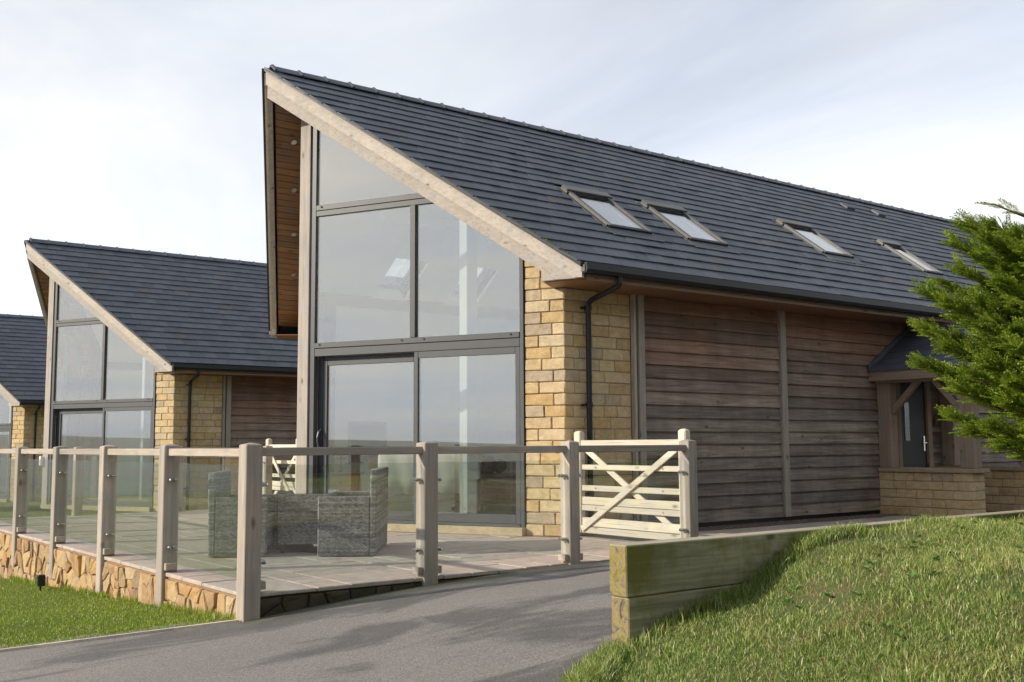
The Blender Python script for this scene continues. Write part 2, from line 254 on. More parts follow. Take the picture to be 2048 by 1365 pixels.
# ------------------------------------------------------------------ mesh helpers
def worigin(p):
    v = Vector((0, 0, 0))
    while p is not None: v += p.location; p = p.parent
    return v
def tag(o, label=None, cat=None, group=None, kind=None):
    for k, v in (('label', label), ('category', cat), ('group', group), ('kind', kind)):
        if v: o[k] = v
    return o
def empty(name, loc, label=None, cat=None, group=None):
    o = bpy.data.objects.new(name, None); o.empty_display_size = 0.2; o.location = loc; COL.objects.link(o)
    return tag(o, label, cat, group)
def link(name, me, parent=None, loc=(0, 0, 0), rot=None):
    o = bpy.data.objects.new(name, me); COL.objects.link(o); o.location = loc
    if rot: o.rotation_euler = rot
    if parent is not None: o.parent = parent
    return o
class MB:
    def __init__(s): s.V = []; s.F = []
    def add(s, V, F):
        b = len(s.V); s.V += [tuple(v) for v in V]; s.F += [tuple(i + b for i in f) for f in F]; return s
    def box(s, x0, x1, y0, y1, z0, z1):
        return s.add([(x0, y0, z0), (x1, y0, z0), (x1, y1, z0), (x0, y1, z0), (x0, y0, z1), (x1, y0, z1), (x1, y1, z1), (x0, y1, z1)],
                     [(0, 3, 2, 1), (4, 5, 6, 7), (0, 1, 5, 4), (1, 2, 6, 5), (2, 3, 7, 6), (3, 0, 4, 7)])
    def prism(s, poly, vec):
        n = len(poly); v = Vector(vec); P = [Vector(p) for p in poly]
        nn = Vector((0, 0, 0))
        for i in range(n): nn += P[i].cross(P[(i + 1) % n])
        if nn.dot(v) > 0: P = P[::-1]
        return s.add(P + [p + v for p in P], [tuple(range(n)), tuple(range(2 * n - 1, n - 1, -1))] + [(i, i + n, (i + 1) % n + n, (i + 1) % n) for i in range(n)])
    def tube(s, pts, r, n=10, cap=True):
        P = [Vector(p) for p in pts]; b = len(s.V); m = len(P); rr = r if isinstance(r, (list, tuple)) else [r] * m
        up = None
        for i, p in enumerate(P):
            d = (P[min(i + 1, m - 1)] - P[max(i - 1, 0)]).normalized()
            if up is None: up = d.orthogonal().normalized()
            a = (up - d * up.dot(d)).normalized(); up = a; c = d.cross(a)
            for k in range(n):
                t = 2 * math.pi * k / n; s.V.append(tuple(p + (a * math.cos(t) + c * math.sin(t)) * rr[i]))
        for i in range(m - 1):
            for k in range(n):
                s.F.append((b + i * n + k, b + i * n + (k + 1) % n, b + (i + 1) * n + (k + 1) % n, b + (i + 1) * n + k))
        if cap: s.F.append(tuple(b + k for k in range(n - 1, -1, -1))); s.F.append(tuple(b + (m - 1) * n + k for k in range(n)))
        return s
    def lathe(s, c, prof, n=16):
        b = len(s.V)
        for r, z in prof:
            for k in range(n):
                t = 2 * math.pi * k / n; s.V.append((c[0] + r * math.cos(t), c[1] + r * math.sin(t), c[2] + z))
        for i in range(len(prof) - 1):
            for k in range(n): s.F.append((b + i * n + k, b + i * n + (k + 1) % n, b + (i + 1) * n + (k + 1) % n, b + (i + 1) * n + k))
        s.F.append(tuple(b + k for k in range(n - 1, -1, -1))); s.F.append(tuple(b + (len(prof) - 1) * n + k for k in range(n))); return s
    def mirror(s):
        m = MB(); m.V = [(x, -y, z) for x, y, z in s.V]; m.F = [f[::-1] for f in s.F]; return m
    def mesh(s, name, mat, bevel=0, smooth=False, off=(0, 0, 0), seg=1, rough=0.0):
        me = bpy.data.meshes.new(name)
        o = Vector(off); me.from_pydata([(x - o.x, y - o.y, z - o.z) for x, y, z in s.V], [], s.F)
        if bevel or rough:
            bm = bmesh.new(); bm.from_mesh(me)
            if bevel: bmesh.ops.bevel(bm, geom=bm.edges[:], offset=bevel, segments=seg, affect='EDGES', profile=0.5, clamp_overlap=True)
            if rough:
                for v in bm.verts: v.co += Vector((random.uniform(-1, 1), random.uniform(-1, 1), random.uniform(-1, 1))) * rough
            bm.to_mesh(me); bm.free()
        me.materials.append(MAT[mat] if isinstance(mat, str) else mat)
        if smooth: me.polygons.foreach_set('use_smooth', [True] * len(me.polygons))
        return me
    def build(s, name, mat, parent=None, bevel=0, smooth=False, seg=1, rough=0.0):
        return link(name, s.mesh(name, mat, bevel, smooth, worigin(parent), seg, rough), parent)
def np_mesh(name, V, F, mat, k):
    """V (n,3) float array, F (m,k) int array"""
    me = bpy.data.meshes.new(name); V = np.ascontiguousarray(V, np.float32); F = np.ascontiguousarray(F, np.int32)
    me.vertices.add(len(V)); me.vertices.foreach_set('co', V.ravel()); me.loops.add(F.size); me.loops.foreach_set('vertex_index', F.ravel())
    me.polygons.add(len(F)); me.polygons.foreach_set('loop_start', np.arange(0, F.size, k, dtype=np.int32)); me.update(calc_edges=True); me.validate()
    me.materials.append(MAT[mat]); return me

# ------------------------------------------------------------------ shared dimensions (metres; terrace top is z = 0)
P_, W_ = 1.7588, 3.4616
ZR, S_, YE = 6.2167, 0.7393, 4.1194
NRM = Vector((0, -S_, 1)).normalized()
COSP = 1 / math.sqrt(1 + S_ * S_)
XT, XE = -0.5341, 1.4953
KV = (XE - XT) / YE
XEND = 19.0
FX, FY = -3.1256, -5.5645
LG = math.hypot(P_, W_); GD = Vector((P_ / LG, -W_ / LG, 0)); GN = Vector((-W_ / LG, -P_ / LG, 0))
def xv(y): return XT + KV * abs(y)
def G(u, z, o=0.0): return GD * u + GN * o + Vector((0, 0, z))
def RP(x, y, o=0.0):
    """point on the right slate plane at plan x, y (y < 0), o metres proud along the slope's normal"""
    return Vector((x, y, ZR + S_ * y)) + NRM * o
SKY = [(2.75, 3.53, -3.19, -2.29), (4.26, 5.04, -3.19, -2.29), (7.68, 8.46, -2.89, -2.0), (10.46, 11.01, -2.96, -2.05)]

# ------------------------------------------------------------------ house
def build_house(SKY):
    H = empty('barn_house', (0, 0, 0), 'stone and timber house with tall glazed front facing the wicker chairs', 'house', 'row of matching barn houses')
    # ---- roof: deck, soffit, slates, ridge tiles
    ys = sorted({0.0, -YE + 0.03} | {s[2] + 0.05 for s in SKY} | {s[3] - 0.05 for s in SKY}, reverse=True)
    xs = sorted({2.5, XEND} | {s[0] + 0.05 for s in SKY} | {s[1] - 0.05 for s in SKY})
    def cells(xfront):
        for a, b in zip(ys, ys[1:]):
            yield [(xfront(a), a), (2.5, a), (2.5, b), (xfront(b), b)]
            for x0, x1 in zip(xs, xs[1:]):
                if any(s[0] < (x0 + x1) / 2 < s[1] and s[2] < (a + b) / 2 < s[3] for s in SKY): continue
                yield [(x0, a), (x1, a), (x1, b), (x0, b)]
    deck = MB()
    for c in cells(lambda y: xv(y) + 0.06): deck.prism([RP(x, y, -0.04) for x, y in c], -NRM * 0.20)
    dm = deck.mirror(); deck.add(dm.V, dm.F)
    roof = deck.build('roof', 'frame_dark', H)
    ceil = MB()
    for c in cells(lambda y: P_ / W_ * abs(y) + 0.12):
        pts = [(x, min(y, -0.01)) for x, y in c]
        pts = [(x, max(y, -W_ + 0.34)) for x, y in pts]
        if abs(pts[0][1] - pts[2][1]) < 0.02: continue
        ceil.prism([RP(x, y, -0.25) for x, y in pts], -NRM * 0.03)
    cm = ceil.mirror(); ceil.add(cm.V, cm.F); ceil.build('ceiling', 'white', H)
    for side in (1, -1):
        sf = MB(); y = -0.02
        while y > -3.86:
            y2 = max(y - 0.095, -3.86)
            sf.prism([RP(xv(y) + 0.02, y, -0.255), RP(P_ / W_ * -y + 0.3, y, -0.255), RP(P_ / W_ * -y2 + 0.3, y2 + 0.008, -0.255), RP(xv(y2) + 0.02, y2 + 0.008, -0.255)], -NRM * 0.02)
            y = y2
        sf.prism([(xv(3.6) + .08, -3.62, 2.99), (XE + .05, -4.09, 2.99), (2.6, -4.09, 2.99), (2.6, -3.3, 2.99), (1.75, -3.3, 2.99)], (0, 0, -0.018))
        (sf if side == 1 else sf.mirror()).build('soffit', 'soffit', H)
        for yy, oo in ((-0.75, 0), (-1.45, 0), (-2.15, 0), (-2.85, 0)):
            d = MB(); c = RP(xv(yy) + 0.30, yy, -0.2755)
            d.tube([c, c - NRM * 0.012], 0.042, 14)
            (d if side == 1 else d.mirror()).build('downlight', 'steel', H, smooth=False)
        # barge boards
        vn = Vector((YE, 0, 0)); v = Vector((XE - XT, -YE, 0)).normalized(); on = Vector((v.y, -v.x, 0)); on = on if on.x < 0 else -on
        def B(yz, o): return [Vector((xv(y), y, z)) + on * o for y, z in yz]
        zt = lambda y, d: ZR + S_ * y - d
        yf = lambda d, z: (z - ZR + d) / S_
        Z0 = 2.985; YB = -4.125
        parts = [('barge_board', [(0, zt(0, .07)), (YB, zt(YB, .07)), (YB, Z0), (yf(.245, Z0), Z0), (0, zt(0, .245))], 0.05, 0.07, 'pale_y'),
                 ('barge_board', [(0, zt(0, .248)), (yf(.248, Z0), Z0), (yf(.42, Z0), Z0), (0, zt(0, .42))], 0.012, 0.07, 'pale_y'),
                 ('barge_foot', [(-3.655, Z0 - .004), (-3.655, 3.15), (yf(.423, Z0) - .0, Z0 - .004)], 0.016, 0.07, 'pale_z'),
                 ('verge_trim', [(0.0, zt(0, .008)), (YB, zt(YB, .008)), (YB, zt(YB, .066)), (0, zt(0, .066))], 0.09, 0.16, 'black')]
        for nm, yz, o, th, mt in parts:
            b = MB().prism(B(yz, o), -on * th); (b if side == 1 else b.mirror()).build(nm, mt, H)
        if side == 1:
            ms = MB()
            for i in range(70):
                y = -random.uniform(3.1, 4.08) if i < 55 else -random.uniform(2.2, 4.0)
                c = Vector((xv(y), y, ZR + S_ * y - 0.004)) + on * random.uniform(0.02, 0.055); r = random.uniform(.008, .02)
                ms.lathe((c.x, c.y, c.z), [(r, -r * .6), (r * .9, r * .2), (r * .4, r * .6)], 6)
            tag(ms.build('moss', 'moss', H), kind='stuff')
    # slates of the right slope
    sl_mesh = {}
    L = 0.25 * 1.25
    def slate_pts(x0, x1, yb, x0t=None):
        yt = yb + L * COSP; x0t = x0 if x0t is None else x0t
        return [RP(x0, yb, 0.006), RP(x1, yb, 0.006), RP(x1, yt, -0.016), RP(x0t, yt, -0.016)]
    allsl = []
    nrow = 20; wsl = 0.30
    for k in range(nrow):
        yb = -YE - 0.012 + 0.2012 * k; off = 0.15 * (k % 2)
        yexp = yb + 0.2012
        j0 = math.floor((xv(yb) - off) / wsl)
        j = j0; started = False
        while True:
            a = off + j * wsl; b = a + wsl; j += 1
            if a > XEND: break
            xl = xv(yb) - 0.11
            if b < xl + 0.12: continue
            fst = not started; started = True
            iv = [(xl if fst else a, b)]
            for s in SKY:
                if yexp > s[2] - 0.02 and yb < s[3] + 0.02:
                    nv = []
                    for p, q in iv:
                        if q <= s[0] - .02 or p >= s[1] + .02: nv.append((p, q)); continue
                        if p < s[0] - .02: nv.append((p, s[0] - .02))
                        if q > s[1] + .02: nv.append((s[1] + .02, q))
                    iv = nv
            for p, q in iv:
                if q - p < 0.03: continue
                allsl.append((p, q, yb, p <= xl + 1e-6))
    cc = Vector(CAM_C)
    allsl.sort(key=lambda s: (RP((s[0] + s[1]) / 2, s[2]) - cc).length)
    near, rest = allsl[:300], allsl[300:]
    std = MB(); b0 = slate_pts(0, wsl - .004, 0.0); std.prism([p - RP(0, 0) for p in b0], NRM * 0.014); stdm = std.mesh('slate', 'slate')
    for p, q, yb, verge in near:
        jz = random.uniform(-.002, .003)
        if not verge and abs((q - p) - wsl) < 1e-6:
            link('slate', stdm, roof, RP(p + .002, yb) + NRM * jz, (random.uniform(-.006, .006), random.uniform(-.006, .006), 0))
        else:
            yt = yb + L * COSP; xt = xv(yt) - .11 if verge else p
            if xt > q - .01: xt = p
            MB().prism(slate_pts(p, q - .004, yb, min(xt, p)), NRM * (0.014 + jz)).build('slate', 'slate', roof)
    rs = MB()
    for p, q, yb, verge in rest:
        yt = yb + L * COSP
        rs.prism(slate_pts(p, q - .004, yb, min(p, xv(yt) - .11) if verge else p), NRM * (0.014 + random.uniform(-.002, .003)))
    tag(rs.build('slate_rows', 'slate', roof), kind='stuff')
    ls = MB()                                             # far slope
    for c in cells(lambda y: xv(y) - 0.03): ls.prism([RP(x, y, 0.0) for x, y in c], -NRM * 0.035)
    tag(ls.mirror().build('slate_covering', 'slate', roof), kind='stuff')
    rt = MB(); wg = 0.17; th = 0.016; ln = 0.395
    for sg in (1, -1):
        a = Vector((0, 0, 0.028)); b_ = Vector((0, sg * wg * COSP, 0.028 - wg * S_ * COSP)); n_ = Vector((0, sg * S_, 1)).normalized() * th
        rt.prism([a, b_, b_ + n_, a + n_ + Vector((0, 0, .004))], (ln - .004, 0, 0))
        rt.prism([a + n_ * .9, b_ * 1.02 + n_ * .9, b_ * 1.02 + n_ * 1.9, a + n_ * 2.1 + Vector((0, 0, .004))], (0.04, 0, 0))
    rtm = rt.mesh('ridge_tile', 'slate', 0.004)
    x = -0.111 - 0.395 * 1.0
    first = True
    while x < XEND:
        link('ridge_tile', rtm, roof, (x, 0, ZR + random.uniform(0, .004)), (0, 0, random.uniform(-.006, .006))); x += 0.395
    for vx in (11.65, 12.72):
        v_ = MB(); c = RP(vx, -.57)
        v_.prism([RP(vx - .13, -.50, .012), RP(vx + .13, -.50, .012), RP(vx + .13, -.68, .012), RP(vx - .13, -.68, .012)], NRM * .06)
        v_.build('roof_vent', 'lead', H, 0.012)
    # ---- roof windows
    for (x0, x1, y0, y1) in SKY:
        def bar(mb, a, b, c, d, o0, o1): mb.prism([RP(a, c, o0), RP(b, c, o0), RP(b, d, o0), RP(a, d, o0)], NRM * (o1 - o0))
        for side in (1, -1):
            fr = MB(); t_ = 0.06
            bar(fr, x0, x0 + t_, y0, y1, -.02, .06); bar(fr, x1 - t_, x1, y0, y1, -.02, .06); bar(fr, x0 + t_, x1 - t_, y1 - .08, y1, -.02, .055)
            root = (fr if side == 1 else fr.mirror()).build('roof_window', 'rwframe', H, 0.006)
            lo = MB(); bar(lo, x0 + .0, x1, y0 - .005, y0 + .045, -.02, .05)
            (lo if side == 1 else lo.mirror()).build('bottom_bar', 'black', root, 0.006)
            hd = MB(); bar(hd, x0 - .03, x1 + .03, y1 - .085, y1 + .03, .061, .085); bar(hd, x0 - .03, x0 + .06, y1 - .10, y1 + .03, .02, .0605); bar(hd, x1 - .06, x1 + .03, y1 - .10, y1 + .03, .02, .0605)
            (hd if side == 1 else hd.mirror()).build('hood', 'rwframe', root, 0.006)
            il = MB()
            bar(il, x0 + .062, x0 + .085, y0 + .047, y1 - .082, -.01, .04); bar(il, x1 - .085, x1 - .062, y0 + .047, y1 - .082, -.01, .04)
            bar(il, x0 + .086, x1 - .086, y0 + .047, y0 + .07, -.01, .04); bar(il, x0 + .086, x1 - .086, y1 - .12, y1 - .082, -.01, .04)
            (il if side == 1 else il.mirror()).build('sash', 'frame_dark', root)
            if x1 < 9:
                lin = MB()                                    # white reveal down to the ceiling
                for a, b in (((x0 + .05, y0 + .05), (x0 + .05, y1 - .05)), ((x1 - .05, y0 + .05), (x1 - .05, y1 - .05)), ((x0 + .05, y0 + .05), (x1 - .05, y0 + .05)), ((x0 + .05, y1 - .05), (x1 - .05, y1 - .05))):
                    lin.prism([RP(*a, 0.0), RP(*b, 0.0), RP(*b, -0.29), RP(*a, -0.29)], (0.004, 0.004, 0))
                tag((lin if side == 1 else lin.mirror()).build('reveal', 'white', root), kind='stuff')
            pn = MB(); bar(pn, x0 + .084, x1 - .084, y0 + .069, y1 - .119, .026, .034)
            (pn if side == 1 else pn.mirror()).build('pane', 'rglass', root)
            ap = MB(); bar(ap, x0 - .05, x1 + .08, y0 - .17, y0 - .006, .016, .022); bar(ap, x0 - .06, x0 - .002, y0, y1 + .05, .010, .020); bar(ap, x1 + .002, x1 + .06, y0, y1 + .05, .010, .020); bar(ap, x0 - .06, x1 + .06, y1 + .002, y1 + .09, .010, .019)
            (ap if side == 1 else ap.mirror()).build('flashing', 'lead', root)
    # ---- eaves
    for side in (1, -1):
        g = MB(); g.prism([(1.46, -4.115, 3.135), (1.46, -4.225, 3.15), (1.46, -4.235, 3.07), (1.46, -4.215, 3.035), (1.46, -4.125, 3.03)], (XEND - 1.5, 0, 0))
        go = (g if side == 1 else g.mirror()).build('gutter', 'black', H)
        e = MB().box(1.448, 1.459, -4.20, -4.13, 3.045, 3.125); (e if side == 1 else e.mirror()).build('end_cap', 'rwframe', go)
        f = MB().box(XE + .06, XEND, -4.112, -4.092, 3.005, 3.12); (f if side == 1 else f.mirror()).build('fascia', 'fascia', H)
        f = MB().box(XE + .06, XEND, -4.118, -4.06, 2.965, 3.003); (f if side == 1 else f.mirror()).build('fascia', 'fascia', H, 0.003)
        if side == 1: f = MB().box(2.602, XEND, -4.06, -3.3, 2.972, 2.988); f.build('soffit', 'soffit', H)
        else: MB().box(2.602, XEND, 3.3, 4.06, 2.972, 2.988).build('soffit', 'soffit', H)
    for side in (1, -1):
        dpx = 2.08
        d = MB().tube([(dpx - .06, -4.17, 3.05), (dpx - .06, -4.17, 2.96), (dpx - .055, -4.13, 2.925), (dpx, -3.60, 2.83), (dpx, -3.545, 2.79), (dpx, -3.54, 2.74), (dpx, -3.54, 0.03)], 0.034, 12)
        do = (d if side == 1 else d.mirror()).build('downpipe', 'black', H, smooth=False)
        for z in (2.74, 1.56, 0.5):
            b = MB().tube([(dpx, -3.54, z - .03), (dpx, -3.54, z + .03)], 0.043, 12); b.box(dpx - .075, dpx + .02, -3.53, -3.475, z - .012, z + .012)
            (b if side == 1 else b.mirror()).build('bracket', 'black', do)
    # ---- front glazing
    zu = lambda u, d=0.40: ZR - d - S_ * (u * W_ / LG)
    uz = lambda z, d=0.40: (ZR - d - z) / S_ * LG / W_
    for side in (1, -1):
        def mb(m, name, mat, par, bev=0): return (m if side == 1 else m.mirror()).build(name, mat, par, bev)
        def bar(m, u0, u1, z0, z1, o0, o1): m.prism([G(u0, z0, o0), G(u1, z0, o0), G(u1, z1, o0), G(u0, z1, o0)], GN * (o1 - o0)); return m
        def poly(pts, o0, o1): return MB().prism([G(u, z, o0) for u, z in pts], GN * (o1 - o0))
        fr = MB()
        bar(fr, .158, .195, .1, zu(.19) + .05, -.06, .012); bar(fr, .197, .245, .1, zu(.22) + .05, -.06, .022)
        bar(fr, 3.30, 3.352, .1, zu(3.33) + .05, -.06, .02)
        bar(fr, 1.742, 1.818, 2.468, 4.198, -.06, .03)
        bar(fr, .247, uz(4.27) + .1, 4.278, 4.35, -.06, .024); bar(fr, .247, uz(4.2) + .08, 4.20, 4.272, -.06, .018)
        bar(fr, .247, 3.298, 2.395, 2.465, -.06, .030); bar(fr, .247, 3.298, 2.285, 2.388, -.06, .020)
        bar(fr, .247, 3.298, .10, .135, -.06, .035)
        fr.prism([G(.19, zu(.19) + .04, -.06), G(3.33, zu(3.33) + .04, -.06), G(3.33, zu(3.33) + .12, -.06), G(.19, zu(.19) + .12, -.06)], GN * .07)
        gl = mb(fr, 'front_glazing', 'frame', H, 0.003)
        # bolts on the transoms
        for u, z in ((.33, 2.44), (1.62, 2.44), (1.95, 2.44), (3.18, 2.44), (.33, 4.325)):
            mb(MB().tube([G(u, z, .030), G(u, z, .042)], .012, 8), 'bolt', 'frame_dark', gl)
        # fixed leaf and sliding leaf
        fx = MB(); bar(fx, 1.80, 1.855, .137, 2.283, -.03, .012); bar(fx, 3.235, 3.296, .137, 2.283, -.03, .012); bar(fx, 1.857, 3.233, 2.20, 2.283, -.03, .010); bar(fx, 1.857, 3.233, .137, .245, -.03, .010)
        mb(fx, 'door_frame', 'frame', gl, 0.003)
        sx = MB(); bar(sx, .325, .385, .137, 2.235, -.125, -.08); bar(sx, 1.735, 1.795, .137, 2.235, -.125, -.08); bar(sx, .387, 1.733, 2.165, 2.235, -.125, -.082); bar(sx, .387, 1.733, .137, .245, -.125, -.082)
        mb(sx, 'door_frame', 'frame', gl, 0.003)
        st = MB(); bar(st, .247, .323, .137, 2.283, -.12, -.07); bar(st, 1.80, 1.83, .137, 2.283, -.12, -.06); bar(st, .247, 1.8, 2.24, 2.283, -.12, -.085)
        mb(st, 'door_track', 'frame_dark', gl)
        hd = MB().tube([G(.31, 1.02, -.06), G(.30, 1.06, -.03), G(.295, 1.14, -.005), G(.295, 1.20, .0), G(.30, 1.27, -.02), G(.31, 1.31, -.06)], .014, 8)
        mb(hd, 'door_handle', 'frame', gl)
        for nm, pts, o in (('pane', [(.247, 4.352), (uz(4.352), 4.352), (.247, zu(.247))], -.01), ('pane', [(.247, 2.467), (1.742, 2.467), (1.742, 4.198), (.247, 4.198)], -.01),
                           ('pane', [(1.818, 2.467), (3.30, 2.467), (3.30, zu(3.30)), (uz(4.198), 4.198), (1.818, 4.198)], -.01),
                           ('pane', [(1.855, .245), (3.235, .245), (3.235, 2.2), (1.855, 2.2)], -.008), ('pane', [(.385, .245), (1.735, .245), (1.735, 2.165), (.385, 2.165)], -.102)):
            mb(poly(pts, o - .012, o), nm, 'glass', gl)
        mb(bar(MB(), .16, 3.358, 0.0, .098, -.2, .10), 'sill', 'sill', gl, 0.006)
        # stone pier: courses on the front face and the return, quoins wrap the corner
        core = MB().prism([G(3.36, 0, -.02), G(3.86, 0, -.02), Vector((P_ + .02, -W_ + .012, 0)), Vector((2.86, -W_ + .012, 0)), Vector((2.86, -W_ + .3, 0)), Vector((2.1, -W_ + .3, 0)), G(3.36, 0, -.3)], (0, 0, 3.2))
        wall = mb(core, 'stone_wall', 'mortar', H)
        z = 0.0; k = 0; CZ = 0.1415; gp = 0.009
        corner = Vector((P_, -W_, 0))
        while z < 3.6:
            h = CZ; a = random.uniform(.13, .20) if k % 2 else random.uniform(.26, .36); b = random.uniform(.24, .34) if k % 2 else random.uniform(.11, .17)
            pr = random.uniform(-.004, .008)
            zz0, zz1 = z + gp / 2, z + h - gp / 2; e = Vector((0, 0, zz0))
            c0 = corner + GN * pr + Vector((0, -pr * .6, 0))
            g0 = corner - GD * a; s0 = corner + Vector((b, 0, 0))
            if z < 2.9:
                q = MB().prism([c0 + e, g0 + GN * pr + e, g0 - GN * .1 + e, corner + Vector((.13, .12, 0)) + e, s0 + Vector((0, .1, 0)) + e, s0 + Vector((0, -pr, 0)) + e], (0, 0, zz1 - zz0))
                (q if side == 1 else q.mirror()).build('stone', 'stone', wall, 0.009, rough=0.0035)
            # remaining front stone
            u1 = LG - a - gp; u0 = 3.362
            if z >= 2.9: u1 = LG - .02
            cuts = [u0, u1]
            if u1 - u0 > .42: cuts = [u0, u0 + random.uniform(.4, .6) * (u1 - u0), u1]
            for c, d in zip(cuts, cuts[1:]):
                o = random.uniform(-.006, .008)
                if zz1 > zu((c + d) / 2, .36) + .1: continue
                m_ = MB().prism([G(c, zz0, -.1), G(d - (gp if d != u1 else 0), zz0, -.1), G(d - (gp if d != u1 else 0), zz1, -.1), G(c, zz1, -.1)], GN * (.1 + o))
                (m_ if side == 1 else m_.mirror()).build('stone', 'stone', wall, 0.009, rough=0.0035)
            if z < 2.9 and side == 1:
                xa = P_ + b + gp; xz = 2.855
                while xa < xz - .02:
                    wdt = random.uniform(.2, .42); xb = min(xa + wdt, xz)
                    if xz - xb < .12: xb = xz
                    o = random.uniform(-.005, .007)
                    MB().box(xa, xb - gp, -W_ - o, -W_ + .1, zz0, zz1).build('stone', 'stone', wall, 0.008, rough=0.003); xa = xb
            z += h; k += 1
    nose = GN * 0.035; un = -0.453 * 0.035 / 0.8914
    a = GD * un + nose; b = GD * 0.150 + nose; c = GD * 0.150 - GN * 0.14
    post = MB().prism([Vector((a.x, 0, 0)), b, c, Vector((c.x, -c.y, 0)), Vector((b.x, -b.y, 0))], (0, 0, 5.86)); post.build('prow_post', 'pale_z', H, 0.004)
    # ---- long side wall with lapped boards
    MB().box(2.88, XEND, -W_ + .0, -W_ + .28, 0.0, 3.05).build('wall', 'frame_dark', H)
    MB().box(P_ + .4, XEND, W_ - .28, W_ - .01, 0.0, 3.05).build('wall', 'clad', H)
    MB().box(XEND - .25, XEND, -W_ + .3, W_ - .3, 0.0, 5.9).build('wall', 'mortar', H)
    MB().box(2.905, XEND, -W_ - .022, -W_ - .002, 0.0, 0.075).build('damp_course', 'black', H)
    def board(x0, x1, z0):
        j = random.uniform(-.004, .004)
        m_ = MB().prism([(x0, -W_ - .052, z0 + j), (x0, -W_ - .018, z0 + j), (x0, -W_ - .004, z0 + .186), (x0, -W_ - .014, z0 + .186)], (x1 - x0, 0, 0))
        o = m_.build('board', 'clad', H); return o
    bays = [(3.032, 5.718), (5.842, 8.56), (9.52, 12.4), (12.52, 16.0), (16.12, XEND)]
    for bi, (x0, x1) in enumerate(bays):
        for k in range(17):
            z0 = 0.0613 + 0.17 * k
            if z0 > 2.85: break
            board(x0, x1, z0)
    for k in range(12, 17): board(8.562, 9.518, 0.0613 + .17 * k)
    for x0, x1, pr in ((2.862, 2.902, .06), (2.93, 3.03, .08), (5.72, 5.84, .08), (12.402, 12.518, .08), (16.002, 16.118, .08)):
        MB().box(x0, x1, -W_ - pr, -W_ + .01, 0.06, 2.972).build('trim_post', 'grey_z', H, 0.003)
    # ---- front door
    dr = MB().box(8.66, 9.40, -W_ - .03, -W_ - .005, .1, 2.07).build('door', 'door', H, 0.004)
    MB().box(8.80, 8.92, -W_ - .040, -W_ - .031, 1.12, 1.72).build('window', 'dglass', dr)
    MB().box(8.785, 8.935, -W_ - .037, -W_ - .0305, 1.105, 1.118).box(8.785, 8.935, -W_ - .037, -W_ - .0305, 1.722, 1.735).box(8.785, 8.798, -W_ - .037, -W_ - .0305, 1.119, 1.721).box(8.922, 8.935, -W_ - .037, -W_ - .0305, 1.119, 1.721).build('window_frame', 'frame_dark', dr)
    MB().box(9.30, 9.335, -W_ - .045, -W_ - .031, .95, 1.19).tube([(9.318, -W_ - .05, 1.08), (9.318, -W_ - .08, 1.08), (9.22, -W_ - .08, 1.08)], .01, 8).build('door_handle', 'steel', dr)
    for x0, x1, z0, z1 in ((8.562, 8.656, .08, 2.09), (9.404, 9.518, .08, 2.09), (8.562, 9.518, 2.091, 2.19)):
        MB().box(x0, x1, -W_ - .07, -W_ + .01, z0, z1).build('door_post', 'oak_z', H, 0.003)
    MB().box(9.60, 9.76, -W_ - .085, -W_ - .053, 1.36, 1.52).build('plaque', 'clay', H, 0.006)
    # ---- porch
    PX0, PX1 = 8.03, 10.03
    pz = lambda x: 2.165 + (x - 7.87) * .597
    pr_ = MB(); prs = MB()
    for sg in (1, -1):
        fx_ = (lambda x: x) if sg == 1 else (lambda x: 18.04 - x)
        pr_.prism([(fx_(7.89), -W_, pz(7.89)), (fx_(9.02), -W_, pz(9.02)), (fx_(9.02), -W_, pz(9.02) - .1), (fx_(7.89), -W_, pz(7.89) - .1)], (0, -1.78, 0))
    porch = pr_.build('porch', 'oak_y', H)
    for sg in (1, -1):
        fx_ = (lambda x: x) if sg == 1 else (lambda x: 18.04 - x)
        for r in range(7):
            xa = 7.85 + r * .172; xb = xa + .25; k = 0; y = -W_ - .01 - (.15 if r % 2 else 0)
            yy = -W_ - .02
            while yy > -5.26:
                y2 = max(yy - (.15 if (yy > -W_ - .03 and r % 2) else .3), -5.27)
                xb_ = min(xb, 9.02)
                prs.prism([(fx_(xa), yy, pz(xa) + .026), (fx_(xa), y2 + .004, pz(xa) + .026), (fx_(xb_), y2 + .004, pz(xb_) + .008), (fx_(xb_), yy, pz(xb_) + .008)], (0, 0, .013)); yy = y2
    tag(prs.build('slate_rows', 'slate', porch), kind='stuff')
    MB().prism([(7.84, -W_ - .045, pz(7.84) + .04), (9.02, -W_ - .045, pz(9.02) + .04), (9.02, -W_ - .045, pz(9.02) + .13), (7.84, -W_ - .045, pz(7.84) + .13)], (0, -.02, 0)).build('flashing', 'lead', porch)
    MB().tube([(9.02, -W_ - .02, pz(9.02) + .04), (9.02, -5.27, pz(9.02) + .04)], .05, 8).build('ridge', 'slate', porch)
    for x0 in (PX0 + .02, PX1 - .22):
        for y1 in (-W_ - .045, -4.83):
            MB().box(x0, x0 + .2, y1 - .22, y1, .71, 2.0).build('post', 'oak_z', porch, 0.008)
        MB().box(x0 - .02, x0 + .22, -5.16, -W_ - .03, 2.001, 2.13).build('beam', 'oak_y', porch, 0.008)
        for ya, yb, sgn in ((-W_ - .266, -W_ - .74, 1), (-4.829, -4.38, -1)):
            pts = [(x0 + .06, ya, 1.50), (x0 + .06, ya, 1.64), (x0 + .06, yb + .11 * sgn, 2.0), (x0 + .06, yb, 2.0)]
            MB().prism(pts, (.08, 0, 0)).build('brace', 'oak_y', porch, 0.005)
    MB().box(PX0 + .2, PX1 - .2, -5.06, -4.9, 1.98, 2.12).build('beam', 'oak_x', porch, 0.008)
